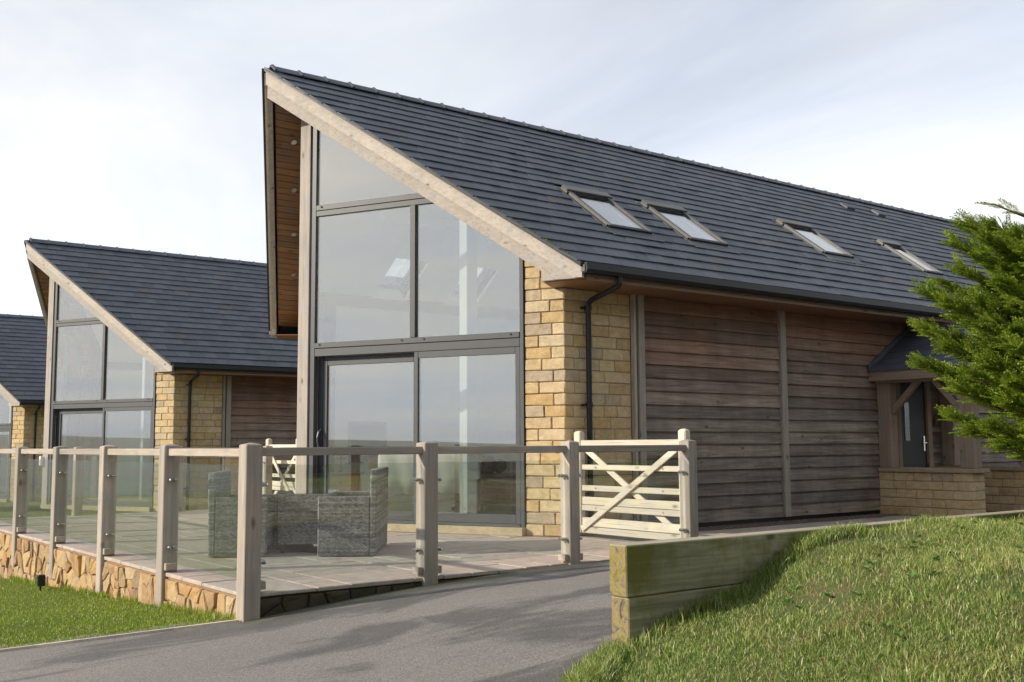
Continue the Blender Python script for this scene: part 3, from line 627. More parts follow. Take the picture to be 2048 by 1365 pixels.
    MB().box(7.87, 7.905, -5.25, -W_ - .03, 2.03, 2.15).build('fascia', 'oak_y', porch)
    for sg in (1, -1):
        xa = PX0 + .22 if sg == 1 else PX1 - .22
        arc = []
        for i in range(9):
            t = math.pi / 2 * i / 8; arc.append((xa + sg * .55 * (1 - math.cos(t)) * 1.0, -5.0, 1.43 + .55 * math.sin(t)))
        a2 = [(p[0] + sg * .0, p[1], p[2]) for p in arc] + [(xa, -5.0, 1.98)]
        MB().prism(a2, (0, .08, 0)).build('brace', 'oak_x', porch, 0.0)
    for wx0, wx1 in ((PX0, PX0 + .33), (PX1 - .33, PX1)):
        pw = MB().box(wx0 + .012, wx1 - .012, -5.008, -W_ - .01, 0, .64).build('porch_wall', 'mortar', H)
        for k in range(5):
            z0 = .129 * k; y = -W_ - .044; z1 = z0 + .123
            while y > -5.015:
                y2 = y - random.uniform(.2, .38)
                if y2 < -4.86: y2 = -5.02
                MB().box(wx0 - random.uniform(0, .006), wx1, y2 + .003, y - .003, z0 + .003, z1).build('stone', 'stone', pw, 0.008, rough=.003); y = y2
        MB().box(wx0 - .05, wx1 + .05, -5.08, -W_ - .06, .645, .708).build('coping', 'coping', pw, 0.006)
    # ---- interior
    MB().prism([G(.1, .02, -.2), G(3.6, .02, -.2), Vector((2.3, -W_ + .3, .02)), Vector((12, -W_ + .3, .02)), Vector((12, W_ - .3, .02)), Vector((2.3, W_ - .3, .02)), (3.6 * P_ / LG + .18, 3.6 * W_ / LG - .1, .02)], (0, 0, .075)).build('floor', 'floor', H)
    for sg in (1, -1): MB().box(2.2, 9, sg * (W_ - .31) - .01, sg * (W_ - .31) + .01, .1, 3.5).build('interior_wall', 'white', H)
    MB().prism([(9.0, -3.1, .1), (9.0, 3.1, .1), (9.0, 3.1, 3.5), (9.0, 0, 5.85), (9.0, -3.1, 3.5)], (.1, 0, 0)).build('interior_wall', 'white', H)
    for (x, y) in ((1.90, -1.26), (5.2, 1.26)):
        MB().box(x - .09, x + .09, y - .09, y + .09, .096, ZR - S_ * abs(y) - .40).build('column', 'column', H, 0.004)
    for y in (-1.26, 1.26): MB().box(1.99, 9, y - .08, y + .08, 4.62, 4.80).build('beam', 'white', H, 0.004)
    return H
house = build_house(SKY)

def copy_tree(o, parent=None):
    c = o.copy(); COL.objects.link(c); c.parent = parent
    for ch in [q for q in ALLC.get(o.name, [])]: copy_tree(ch, c)
    return c
n1 = build_house([]); n1.location = (-0.046, 13.06, -0.315); n1['label'] = 'matching stone and timber house standing second in the row, lit windows showing pale columns'
ALLC = {}
for o in bpy.data.objects:
    if o.parent is not None: ALLC.setdefault(o.parent.name, []).append(o)
n2 = copy_tree(n1); n2.location = (-0.118, 26.09, -0.616); n2['label'] = 'matching house last in the row, only its roof end and stone pier showing'
MB().box(-.10 - .046, .0 - .046, 13.06 - .03, 13.06 + .07, .98 - .315, 1.20 - .315).build('junction_box', 'white', n1, 0.008)

# ------------------------------------------------------------------ ground
def tarmac_z(x, y):
    x = np.asarray(x, float); y = np.asarray(y, float)
    t = np.clip((x + 3.13) / 4.83, 0, 1); za = -0.2 * (1 - t) ** 2.6 + 0.05 * np.minimum(x + 3.13, 0) * (x > -14) + 0.05 * (-10.87) * (x <= -14)
    dd = np.maximum(-5.5 - y, 0)
    zb = 0.063 * np.minimum(dd, 3.9) - 0.09 * np.clip(dd - 4.6, 0, 6)
    zl = -0.053 * np.clip(y + 5.5, 0, 8) - .024 * np.clip(y - 2.5, 0, 60)
    return za + zb + zl
BX = [-9, -4.2, -3.3, -3.0, -2.815, -2.55, -2.33, -1.98, -1.77, -1.51, -1.09, -0.3, 1.0, 4, 12]
BZ = [-2.0, -.30, .02, .06, .10, .205, .25, .335, .43, .515, .560, .565, .565, .575, .63]
def bank_z(x, y):
    x = np.asarray(x, float); y = np.asarray(y, float)
    c = x + 0.42 * np.clip(y + 9.34, -6, 0) * 1.0 * -1.0
    z = np.interp(c, BX, BZ)
    return z + 0.02 * np.sin(x * 2.3 + y * 1.7) * np.clip((x + 2.6), 0, 1) + .012 * np.sin(x * 5.1 - y * 4.3)
def sheet(name, x0, x1, y0, y1, nx, ny, fz, mat, kind='structure', keep=None, smooth=True):
    X, Y = np.meshgrid(np.linspace(x0, x1, nx), np.linspace(y0, y1, ny)); Z = fz(X, Y)
    V = np.stack([X, Y, Z], -1).reshape(-1, 3); i = np.arange(nx * ny).reshape(ny, nx)
    F = np.stack([i[:-1, :-1], i[:-1, 1:], i[1:, 1:], i[1:, :-1]], -1).reshape(-1, 4)
    if keep is not None: F = F[keep(V[F].mean(1))]
    me = np_mesh(name, V, F, mat, 4)
    if smooth: me.polygons.foreach_set('use_smooth', [True] * len(me.polygons))
    o = link(name, me); tag(o, kind=kind); return o
def edge_y(x): return -5.60 + np.clip((-3.18 - np.asarray(x, float)), 0, 40) * 0.30
sheet('driveway', -26, 6, -26, -3.4, 161, 121, tarmac_z, 'tarmac', keep=lambda c: (c[:, 1] < np.where(c[:, 0] < -3.2, edge_y(c[:, 0]) + .35, -5.36)) & ((c[:, 1] < -5.3) | (c[:, 0] < -3.2)))
lawn = sheet('lawn', -40, 60, -5.7, 70, 334, 253, lambda x, y: tarmac_z(x, y) - .004 - .5 * ((x > -3.0) & (y < 4.6)), 'turf', keep=lambda c: (c[:, 1] > edge_y(c[:, 0]) - .3) & ((c[:, 0] < -2.9) | (c[:, 1] > 4.5)))
lawn.location.z = 0
# pull lawn row exactly to the edging: strip between
n = 60; xs_ = np.linspace(-3.2, -16, n); V = []; F = []
MBe = MB()
for i in range(n - 1):
    a, b = xs_[i], xs_[i + 1]; ya, yb = float(edge_y(a)), float(edge_y(b)); za, zb = float(tarmac_z(a, ya)), float(tarmac_z(b, yb))
    MBe.prism([(a, ya, za - .1), (b, yb, zb - .1), (b, yb + .028, zb - .1), (a, ya + .028, za - .1)], (0, 0, .118))
tag(MBe.build('edging_board', 'gate_x'), 'thin pale timber edging between the left lawn and the tarmac', 'edging')
sheet('bank', -3.9, 9, -17, -9.335, 150, 90, bank_z, 'turf', keep=lambda c: c[:, 2] > tarmac_z(c[:, 0], c[:, 1]) - .05)
# terrace and path
MB().box(FX + .02, 2.95, FY + .02, 4.78, -.75, -.032).build('terrace', 'joint'); tag(bpy.data.objects['terrace'], kind='structure')
terr = bpy.data.objects['terrace']
def inside_house(x, y): return x > P_ / W_ * abs(y) + .05 and abs(y) < W_ + .05
def lay(parent, x0, x1, y0, y1, skip=None, zt=0.0, zb=-.031):
    x = x0
    while x < x1 - .05:
        wx = random.choice((.29, .44, .59, .59)); xb = min(x + wx, x1)
        if x1 - xb < .15: xb = x1
        y = y0 - random.choice((0, .15, .3)) * 0
        first = True
        while y < y1 - .05:
            ly = random.choice((.29, .44, .59, .74, .88)) * (.5 if first and random.random() < .5 else 1); first = False
            yb = min(y + ly, y1)
            if y1 - yb < .12: yb = y1
            if not (skip and skip(x, y) and skip(xb, yb) and skip(x, yb) and skip(xb, y)):
                m_ = MB().box(x + .005, xb - .005, y + .005, yb - .005, zb, zt + random.uniform(-.004, .003))
                o = m_.build('paving_slab', 'paving', parent, 0.005, rough=.0012)
            y = yb
        x = xb
lay(terr, FX - .03, 2.9, FY - .035, 4.8, inside_house)
MB().box(2.96, 12, -5.4, -W_ + .0, -.4, -.032).build('path', 'joint'); tag(bpy.data.objects['path'], kind='structure')
path = bpy.data.objects['path']
lay(path, 2.92, 8.0, -5.4, -3.92)
MB().box(8.4, 9.68, -5.4, -W_ - .02, -.031, -.002).build('paving_slab', 'paving', path)
# gravel strip beside the side wall
ng = 7000; gx = rng.uniform(2.95, 8.0, ng); gy = rng.uniform(-3.93, -3.48, ng); gz = rng.uniform(-.02, .004, ng); gr = rng.uniform(.006, .014, ng)
oc = np.array([(1, 0, 0), (-.5, .8, .1), (-.6, -.75, 0), (.1, .1, .75), (0, 0, -.5)]); of = np.array([(0, 1, 3), (1, 2, 3), (2, 0, 3), (1, 0, 4), (2, 1, 4), (0, 2, 4)])
an = rng.uniform(0, 6.28, ng); ca, sa = np.cos(an)[:, None], np.sin(an)[:, None]
vx = (oc[None, :, 0] * ca - oc[None, :, 1] * sa) * gr[:, None] + gx[:, None]; vy = (oc[None, :, 0] * sa + oc[None, :, 1] * ca) * gr[:, None] + gy[:, None]; vz = oc[None, :, 2] * gr[:, None] + gz[:, None]
Vg = np.stack([vx, vy, vz], -1).reshape(-1, 3); Fg = (of[None] + (np.arange(ng) * 5)[:, None, None]).reshape(-1, 3)
go = link('gravel', np_mesh('gravel', Vg, Fg, 'gravel', 3)); tag(go, 'narrow strip of brown gravel along the timber-clad side wall', 'gravel', kind='stuff')

# ------------------------------------------------------------------ rubble retaining walls of the terrace
def voronoi_cells(u0, u1, v0f, v1f, sx, sz):
    """jittered seeds; cells clipped by half planes; yields polygons in (u, v)"""
    seeds = []; nu = max(1, round((u1 - u0) / sx))
    for i in range(nu):
        uc = u0 + (i + .5) * (u1 - u0) / nu; lo, hi = v0f(uc), v1f(uc); nv = max(1, round((hi - lo) / (sz * random.uniform(.8, 1.5))))
        for j in range(nv):
            seeds.append((uc + random.uniform(-.46, .46) * sx, lo + (j + .5 + random.uniform(-.42, .42)) * (hi - lo) / nv))
    for i, (a, b) in enumerate(seeds):
        poly = [(max(u0, a - .5), b - .5), (min(u1, a + .5), b - .5), (min(u1, a + .5), b + .5), (max(u0, a - .5), b + .5)]
        def clip(poly, nx, ny, c):
            out = []
            for k in range(len(poly)):
                p, q = poly[k], poly[(k + 1) % len(poly)]; dp = nx * p[0] + ny * p[1] - c; dq = nx * q[0] + ny * q[1] - c
                if dp <= 0: out.append(p)
                if dp * dq < 0: t = dp / (dp - dq); out.append((p[0] + t * (q[0] - p[0]), p[1] + t * (q[1] - p[1])))
            return out
        for j, (c, d) in enumerate(seeds):
            if j == i or abs(c - a) > .8 or abs(d - b) > .8: continue
            nx, ny = c - a, d - b; poly = clip(poly, nx, ny, nx * (a + c) / 2 + ny * (b + d) / 2)
            if len(poly) < 3: break
        if len(poly) < 3: continue
        sl0 = (v0f(a + .1) - v0f(a - .1)) / .2; poly = clip(poly, sl0, -1, sl0 * a - v0f(a)); sl1 = (v1f(a + .1) - v1f(a - .1)) / .2; poly = clip(poly, -sl1, 1, -sl1 * a + v1f(a)) if len(poly) >= 3 else poly
        if len(poly) < 3: continue
        yield poly
def rubble(parent, to3, cells, mat, gap, depth):
    for poly in cells:
        cu = sum(p[0] for p in poly) / len(poly); cv = sum(p[1] for p in poly) / len(poly)
        big = []
        for k in range(len(poly)):
            p, q = poly[k], poly[(k + 1) % len(poly)]; L_ = math.hypot(q[0] - p[0], q[1] - p[1])
            if L_ < .02: continue
            big.append(p)
            if L_ > .12: big.append(((p[0] + q[0]) / 2 + random.uniform(-.008, .008), (p[1] + q[1]) / 2 + random.uniform(-.008, .008)))
        if len(big) < 3: continue
        R_ = max(math.hypot(p[0] - cu, p[1] - cv) for p in big)
        if R_ < .035: continue
        k1 = 1 - gap / R_; d = depth * random.uniform(.6, 1.4)
        rings = [(k1, -.03), (k1 * .985, d * .72), (k1 * .91, d), (k1 * .45, d * random.uniform(.95, 1.2))]
        m_ = MB(); nb = len(big); tx, ty = random.uniform(-.12, .12), random.uniform(-.12, .12)
        for s_, o in rings:
            for p in big:
                du, dv = (p[0] - cu) * s_, (p[1] - cv) * s_; m_.V.append(tuple(to3(cu + du, cv + dv, o + (du * tx + dv * ty + random.uniform(-.004, .004)) * (o > 0))))
        for r in range(3):
            for k in range(nb): m_.F.append((r * nb + k, r * nb + (k + 1) % nb, (r + 1) * nb + (k + 1) % nb, (r + 1) * nb + k))
        m_.F.append(tuple(3 * nb + k for k in range(nb)))
        me = m_.mesh('stone', mat, off=worigin(parent)); bm = bmesh.new(); bm.from_mesh(me); bmesh.ops.recalc_face_normals(bm, faces=bm.faces[:]); bm.to_mesh(me); bm.free()
        link('stone', me, parent)
lawn_base = lambda y: float(tarmac_z(FX - .05, y)) - .06
random.seed(21)
tw = empty('rubble_wall', (FX, -.3, -.4), 'rubble stone retaining wall under the terrace edge, rising from the left lawn', 'wall')
MB().box(FX - .004, FX + .35, FY + .06, 4.7, -.78, -.034).build('mortar_core', 'rubble_mortar', tw)
rubble(tw, lambda u, v, o: Vector((FX - o, u, v)), voronoi_cells(FY + .02, 4.65, lawn_base, lambda u: -.045, .17, .16), 'rubble', .010, .034)
fw = empty('low_wall', (-1, FY, -.1), 'low mossy stone edge, colour darkened for shade, below the terrace beside the tarmac', 'wall')
MB().box(FX + .04, 2.0, FY - .004, FY + .2, -.30, -.034).build('mortar_core', 'damp', fw)
rubble(fw, lambda u, v, o: Vector((u, FY - o, v)), voronoi_cells(FX + .05, 1.95, lambda u: float(tarmac_z(u, FY)) - .05, lambda u: -.04, .2, .12), 'damp', .010, .03)

# ------------------------------------------------------------------ glass balustrades
def post_mb(x0, x1, y0, y1, z0, z1, cap=.018):
    m_ = MB().box(x0, x1, y0, y1, z0, z1); b = len(m_.V); m_.V.append(((x0 + x1) / 2, (y0 + y1) / 2, z1 + cap)); m_.F = [f for f in m_.F if f != (4, 5, 6, 7)] + [(4, 5, b), (5, 6, b), (6, 7, b), (7, 4, b)]; return m_
def clamp(parent, c, d):
    c = Vector(c); d = Vector(d); MB().tube([c - d * .002, c + d * .05, c + d * .062], [.017, .017, .011], 10).build('clamp', 'steel', parent)
def balustrade(name, label, posts, axis, fix, zr, group):
    """posts: list of (a0, a1, z_bottom, z_top) along axis"""
    root = empty(name, (posts[0][0], fix, 0) if axis == 'x' else (fix, posts[0][0], 0), label, 'balustrade', group)
    def bx(a0, a1, o0, o1, z0, z1): return MB().box(a0, a1, fix + o0, fix + o1, z0, z1) if axis == 'x' else MB().box(fix + o0, fix + o1, a0, a1, z0, z1)
    hw = .07
    for i, (a0, a1, z0, z1) in enumerate(posts):
        pm = post_mb(a0, a1, fix - hw, fix + hw, z0, z1) if axis == 'x' else post_mb(fix - hw, fix + hw, a0, a1, z0, z1)
        if a1 - a0 > .0 and not (i == 0 and axis == 'y'): pm.build('post', 'grey_z', root, 0.006)
    for (a0, a1, _, _), (b0, b1, _, _) in zip(posts, posts[1:]):
        lo, hi = (a1, b0) if b0 > a1 else (b1, a0)
        bx(lo - .01, hi + .01, -.035, .035, zr - .064, zr).build('rail', 'grey_' + axis, root, 0.005)
        g = bx(lo + .03, hi - .03, -.006, .006, .085, .945).build('glass_panel', 'bglass', root)
        for e, sgn in ((lo, 1), (hi, -1)):
            bx(min(e, e + sgn * .05), max(e, e + sgn * .05), -.05, .05, .022, .083).build('block', 'grey_' + axis, root, 0.004)
            for z in (.22, .80):
                dv = (sgn, 0, 0) if axis == 'x' else (0, sgn, 0)
                for o in (-.022, .022):
                    c = (e, fix + o, z) if axis == 'x' else (fix + o, e, z); clamp(root, c, dv)
    return root
tz = lambda x, y: float(tarmac_z(x, y))
fyc = -5.554; fxc = -3.115
right_posts = [(-3.182, -3.047, -.26, 1.10), (-1.607, -1.470, -.12, 1.108), (-.023, .100, -.08, 1.112), (1.568, 1.690, -.05, 1.118)]
balustrade('glass_balustrade', 'glass balustrade along the tarmac, dark top rail running to the white gate', right_posts, 'x', fyc, 1.078, 'glass balustrades round the terrace')
left_posts = [(fyc - .07, fyc + .07, -.26, 1.10), (-3.88, -3.74, -.31, 1.098), (-2.12, -1.98, -.37, 1.095), (-.32, -.18, -.39, 1.09), (1.50, 1.64, -.41, 1.087), (3.16, 3.30, -.45, 1.085), (4.66, 4.80, -.5, 1.085)]
balustrade('glass_balustrade', 'glass balustrade with pale posts above the rubble wall and left lawn', left_posts, 'y', fxc, 1.072, 'glass balustrades round the terrace')
far_posts = [(-2.98, -2.97, 0, 1.0), (-1.63, -1.50, -.03, 1.085), (.0, .13, -.03, 1.085), (1.62, 1.75, -.03, 1.085)]
balustrade('glass_balustrade', 'glass balustrade on the far side of the terrace, seen through the nearer panes', far_posts[1:], 'x', 4.70, 1.07, 'glass balustrades round the terrace')

# ------------------------------------------------------------------ gates
def gate(name, label, y_in, y_out, x, z0):
    root = empty(name, (x, (y_in + y_out) / 2, z0), label, 'gate', 'white timber gates beside the house')
    sg = 1 if y_out > y_in else -1
    def bx(a, b, x0, x1, za, zb, nm, mt, bev=.005):
        lo, hi = min(a, b), max(a, b); return MB().box(x + x0, x + x1, lo, hi, z0 + za, z0 + zb).build(nm, mt, root, bev)
    for yy in (y_in, y_out - sg * .11):
        o = post_mb(x - .04, x + .05, min(yy, yy + sg * .11), max(yy, yy + sg * .11), z0 + .05, z0 + 1.235, .02); o.build('stile', 'gate_z', root, 0.012)
    a, b = y_in + sg * .112, y_out - sg * .112
    bx(a, b, -.025, .03, 1.06, 1.135, 'top_rail', 'gate_y')
    for za, zb, q in ((.79, .85, 0), (.545, .61, 0), (.385, .475, 0), (.315, .38, 1), (.135, .235, 0), (.055, .128, 1)):
        bx(a, b, -.012 - .006 * q, .022, za, zb, 'bar', 'gate_y')
    def brace(p, q, x0, nm):
        d = Vector((0, q[0] - p[0], q[1] - p[1])).normalized(); s = Vector((0, -d.z, d.y)) * .035
        P1, Q1 = Vector((x + x0, p[0], z0 + p[1])), Vector((x + x0, q[0], z0 + q[1]))
        MB().prism([P1 - s, Q1 - s, Q1 + s, P1 + s], (.024, 0, 0)).build(nm, 'gate_y', root, .003)
    brace((a + sg * .02, .10), (b - sg * .03, 1.03), -.046, 'brace')
    brace((a + sg * .03, 1.03), (b - sg * .02, .10), .024, 'brace')
    for yy in (a + sg * .25, b - sg * .25): 
        for za in (.82, .58, .35): MB().tube([(x - .022, yy, z0 + za), (x - .012, yy, z0 + za)], .009, 8).build('bolt', 'steel', root)
gate('field_gate', 'white five-bar gate between the stone corner and the end balustrade post', -3.49, -5.30, 1.90, 0.0)
gate('field_gate', 'white five-bar gate on the far side of the house, behind the wicker table', 3.95, 5.30, 1.95, -.02)

# ------------------------------------------------------------------ sleeper wall on the bank
sw = empty('sleeper_wall', (-1, -9.28, .1), 'stacked green-stained timber sleepers holding back the grass bank', 'retaining wall')
for i, x in enumerate((-2.84, -.44, 1.96, 4.36)):
    xe = x + 2.396
    MB().box(x + (0 if i else .0), xe, -9.342, -9.217, .352, .60).build('sleeper', 'sleeper', sw, 0.006)
    MB().box(x + (.012 if i == 0 else 0), xe, -9.340, -9.215, .10, .349).build('sleeper', 'sleeper', sw, 0.006)
    MB().box(x + (.02 if i == 0 else 0), xe, -9.337, -9.212, -.15, .097).build('sleeper', 'sleeper', sw, 0.006)

# ------------------------------------------------------------------ woven furniture
U = Vector((.813, -.583, 0)).normalized(); N = Vector((.583, .813, 0)).normalized()
def weave(name, parent, o, a, b, nrm, sa=.030, sb=.0140):
    """woven face: o + s*a + t*b, strands bulging along nrm"""
    o, a, b, nrm = map(Vector, (o, a, b, nrm)); la, lb = a.length, b.length; na = max(1, int(la / sa)); nb = max(1, int(lb / sb)); off = worigin(parent)
    V = []; F = []
    for j in range(nb):
        for i in range(-1 if j % 2 else 0, na):
            s0 = max(0, (i + (.5 if j % 2 else 0)) / na); s1 = min(1, (i + 1 + (.5 if j % 2 else 0)) / na)
            if s1 <= s0: continue
            t0, t1 = (j + .06) / nb, (j + .94) / nb; k = len(V)
            for s, hgt in ((s0, -.005), ((s0 + s1) / 2, .005), (s1, -.005)):
                V.append(tuple(o + a * s + b * t0 + nrm * (hgt - .002) - off)); V.append(tuple(o + a * s + b * ((t0 + t1) / 2) + nrm * hgt - off)); V.append(tuple(o + a * s + b * t1 + nrm * (hgt - .002) - off))
            for c in (0, 3): F += [(k + c, k + c + 3, k + c + 4, k + c + 1), (k + c + 1, k + c + 4, k + c + 5, k + c + 2)]
    me = np_mesh(name, np.array(V), np.array(F), 'weave', 4)
    return tag(link(name, me, parent), kind='stuff')
def wbox(name, parent, o, a, b, h, faces='abAB', top=True):
    """woven box: corner o, edge vectors a, b (horizontal), height vector h"""
    o, a, b, h = map(Vector, (o, a, b, h)); ua, ub = a.normalized(), b.normalized()
    i = .004; core = MB().prism([o + ua * i + ub * i, o + a - ua * i + ub * i, o + a + b - ua * i - ub * i, o + b + ua * i - ub * i], h - h.normalized() * .004); p = core.build(name, 'weave_core', parent)
    if 'a' in faces: weave('woven_face', p, o, a, h, -ub)
    if 'A' in faces: weave('woven_face', p, o + b, a, h, ub)
    if 'b' in faces: weave('woven_face', p, o, b, h, -ua)
    if 'B' in faces: weave('woven_face', p, o + a, b, h, ua)
    if top: weave('woven_face', p, o + h, b if b.length > a.length else a, a if b.length > a.length else b, (0, 0, 1))
    return p
def seat(name, label, o, front, depth, side, width, back_h=.85):
    """o: ground corner at the front of the near arm, front->back direction 'front', arms along it, width along 'side'"""
    o = Vector(o); root = empty(name, tuple(o + front * depth / 2 + side * width / 2), label, 'chair', 'grey woven garden seats')
    Z = Vector((0, 0, 1)); z0 = .012
    tilt = front * -.012
    wbox('armrest', root, o + Z * z0, front * (depth - .062), side * .10, Z * .573)
    wbox('armrest', root, o + side * (width - .10) + Z * z0, front * (depth - .062), side * .10, Z * .573)
    wbox('backrest', root, o + front * (depth - .06) + Z * z0, front * .06, side * width, Z * (back_h - z0) + front * .012)
    wbox('seat', root, o + side * .102 + front * .02 + Z * .10, front * (depth - .085), side * (width - .204), Z * .29, faces='b')
    return root
seat('woven_sofa', 'two-seat grey woven garden seat, its back turned to the glass doors', (-1.54, -3.581, 0), U, .565, N, 1.30)
aL = Vector((-2.407, -2.961, 0)) + U * .555
seat('woven_armchair', 'grey woven garden armchair standing behind the corner post', aL, -U, .555, N, .69, .83)
tb = empty('garden_table', (-1.4, -2.9, 0), 'low grey woven garden table with clear glass top between the seats', 'table')
to = Vector((-1.69, -2.99, 0)); tl, tw_ = .50, .78
wbox('skirt', tb, to + Vector((0, 0, .09)), U * tl, N * tw_, Vector((0, 0, .505)), top=False)
for a, b in ((.02, .02), (tl - .06, .02), (.02, tw_ - .06), (tl - .06, tw_ - .06)):
    c = to + U * a + N * b; MB().prism([c, c + U * .04, c + U * .04 + N * .04, c + N * .04], (0, 0, .088)).build('leg', 'frame_dark', tb)
e = .02
MB().prism([to - U * e - N * e + Vector((0, 0, .598)), to + U * (tl + e) - N * e + Vector((0, 0, .598)), to + U * (tl + e) + N * (tw_ + e) + Vector((0, 0, .598)), to - U * e + N * (tw_ + e) + Vector((0, 0, .598))], (0, 0, .008)).build('glass_top', 'bglass', tb)
pb = empty('parasol_base', (-1.33, -2.55, 0), 'flat dark parasol base lying under the woven table', 'parasol base')
MB().lathe((-1.33, -2.55, 0), [(.24, .002), (.24, .05), (.20, .075), (.05, .085)], 20).build('slab', 'frame_dark', pb, smooth=False)
MB().tube([(-1.33, -2.55, .08), (-1.33, -2.55, .40)], .025, 12).build('socket', 'frame_dark', pb)
sp_ = empty('garden_spotlight', (-3.36, -.62, tz(-3.36, -.62)), 'small black spotlight staked in the grass against the rubble wall', 'spotlight')
zs = tz(-3.36, -.62)
MB().box(-3.41, -3.33, -.66, -.57, zs + .05, zs + .17).build('housing', 'black', sp_, .008)
MB().box(-3.425, -3.411, -.65, -.58, zs + .06, zs + .16).build('lens', 'rglass', sp_)
MB().tube([(-3.37, -.615, zs - .03), (-3.37, -.615, zs + .05)], .012, 8).build('stake', 'black', sp_)

# ------------------------------------------------------------------ things inside the room
def rbox(m_, c, ax, ay, h): 
    c, ax, ay = Vector(c), Vector(ax), Vector(ay); m_.prism([c, c + ax, c + ax + ay, c + ay], (0, 0, h)); return m_
so = Vector((1.66, 1.0, .1)); D1 = Vector((.794, -.607, 0)); D2 = Vector((.607, .794, 0))
sf = empty('leather_sofa', tuple(so), 'brown leather sofa with its back to the glass, behind the woven seat', 'sofa')
rbox(MB(), so + Vector((0, 0, .12)), D1 * 1.75, D2 * .22, .60).build('backrest', 'leather', sf, .05, seg=3)
rbox(MB(), so + D2 * .22 + Vector((0, 0, .12)), D1 * 1.75, D2 * .62, .30).build('seat', 'leather', sf, .04, seg=3)
for e_ in (0.0, 1.55): 
    m_ = MB(); c = so + D1 * e_ - D2 * .02 + Vector((0, 0, .70)); m_.tube([c + D1 * .1, c + D1 * .1 + D2 * .8], .13, 14); rbox(m_, so + D1 * e_ + Vector((0, 0, .12)), D1 * .2, D2 * .8, .5); m_.build('arm', 'leather', sf, .0)
for e_ in (.08, 1.6): rbox(MB(), so + D1 * e_ + D2 * .05, D1 * .06, D2 * .06, .12).build('leg', 'oak_z', sf)
th_ = MB(); nseg = 30
prof = [(-.03, .30), (-.035, .55), (-.03, .80), (.02, .86), (.12, .875), (.22, .86), (.26, .70), (.27, .5)]
b = 0
for i in range(nseg + 1):
    s = i / nseg; c = so + D1 * (.13 + 1.42 * s)
    for j, (q, z) in enumerate(prof):
        zz_ = z - (.0 if j else .05 * math.sin(s * 9) + .03 * math.sin(s * 21)); w_ = .012 * math.sin(s * 30 + j); th_.V.append(tuple(c + D2 * (q + w_ - .015) + Vector((0, 0, zz_ - .02 + .0 * j))))
for i in range(nseg):
    for j in range(len(prof) - 1): k = i * len(prof) + j; th_.F.append((k, k + 1, k + 1 + len(prof), k + len(prof)))
tho = th_.build('throw_blanket', 'throw', None, smooth=True); tag(tho, 'cream woollen throw draped over the back of the leather sofa', 'blanket')
md = tho.modifiers.new('thick', 'SOLIDIFY'); md.thickness = .015
ac = Vector((2.33, -.93, .1)); af = empty('leather_armchair', tuple(ac), 'brown leather armchair on turned legs beside the stone pier, behind glass', 'armchair')
m_ = MB(); rbox(m_, ac + Vector((0, 0, .16)), D1 * .62, D2 * .7, .42); m_.build('body', 'leather', af, .04, seg=2)
m_ = MB(); c = ac + Vector((0, 0, .70)); m_.tube([c + D1 * .12, c + D1 * .12 + D2 * .65], .12, 14); m_.build('arm', 'leather', af, smooth=True)
m_ = MB(); c = ac + Vector((0, 0, .69)) + D1 * .27; m_.tube([c, c + D2 * .65], .10, 14); m_.build('backrest', 'leather', af, smooth=True)
for a, b in ((.03, .02), (.52, .02), (.03, .6), (.52, .6)): c = ac + D1 * a + D2 * b; MB().tube([c + D1 * .03, c + D1 * .03 + Vector((0, 0, .16))], [.02, .035], 10).build('leg', 'oak_z', af)
sb_ = Vector((1.66, 2.25, .1)); sbe = empty('oak_sideboard', tuple(sb_), 'small oak cabinet inside the room, left of the leather sofa', 'cabinet')
m_ = rbox(MB(), sb_, D1 * .45, D2 * .4, .53).build('carcass', 'soffit', sbe, .006)
rbox(MB(), sb_ - D1 * .02 - D2 * .02 + Vector((0, 0, .531)), D1 * .49, D2 * .44, .03).build('top', 'soffit', sbe, .005)
c = sb_ + D1 * .12 + D2 * .2 + Vector((0, 0, .562)); cs = empty('candle_holder', tuple(c), 'dark turned candle holder standing on the oak cabinet', 'candle holder')
MB().lathe(tuple(c), [(.06, 0), (.02, .03), (.018, .2), (.10, .22), (.10, .235), (.02, .24), (.02, .36)], 12).build('stem', 'leather', cs)
pic = MB().box(2.45, 3.2, 3.118, 3.135, .8, 1.5).build('television', 'frame_dark', None, .004); tag(pic, 'dark flat screen on the inner white wall behind the sofa', 'television')
pl = empty('pendant_lamp', (2.9, -.41, 4.15), 'pendant of clear glass globes hanging high in the glazed room', 'lamp')
MB().tube([(2.9, -.41, 4.25), (2.9, -.41, 5.55)], .006, 6).build('cord', 'black', pl)
for k, (dx, dy, dz) in enumerate(((0, 0, 0), (.12, .06, .03), (-.08, -.1, .06))):
    m_ = MB(); r = .085; m_.lathe((2.9 + dx, -.41 + dy, 4.15 + dz), [(r * math.sin(t), -r * math.cos(t)) for t in [math.pi * (i + .5) / 12 for i in range(12)]], 16); m_.build('globe', 'bglass', pl, smooth=True)

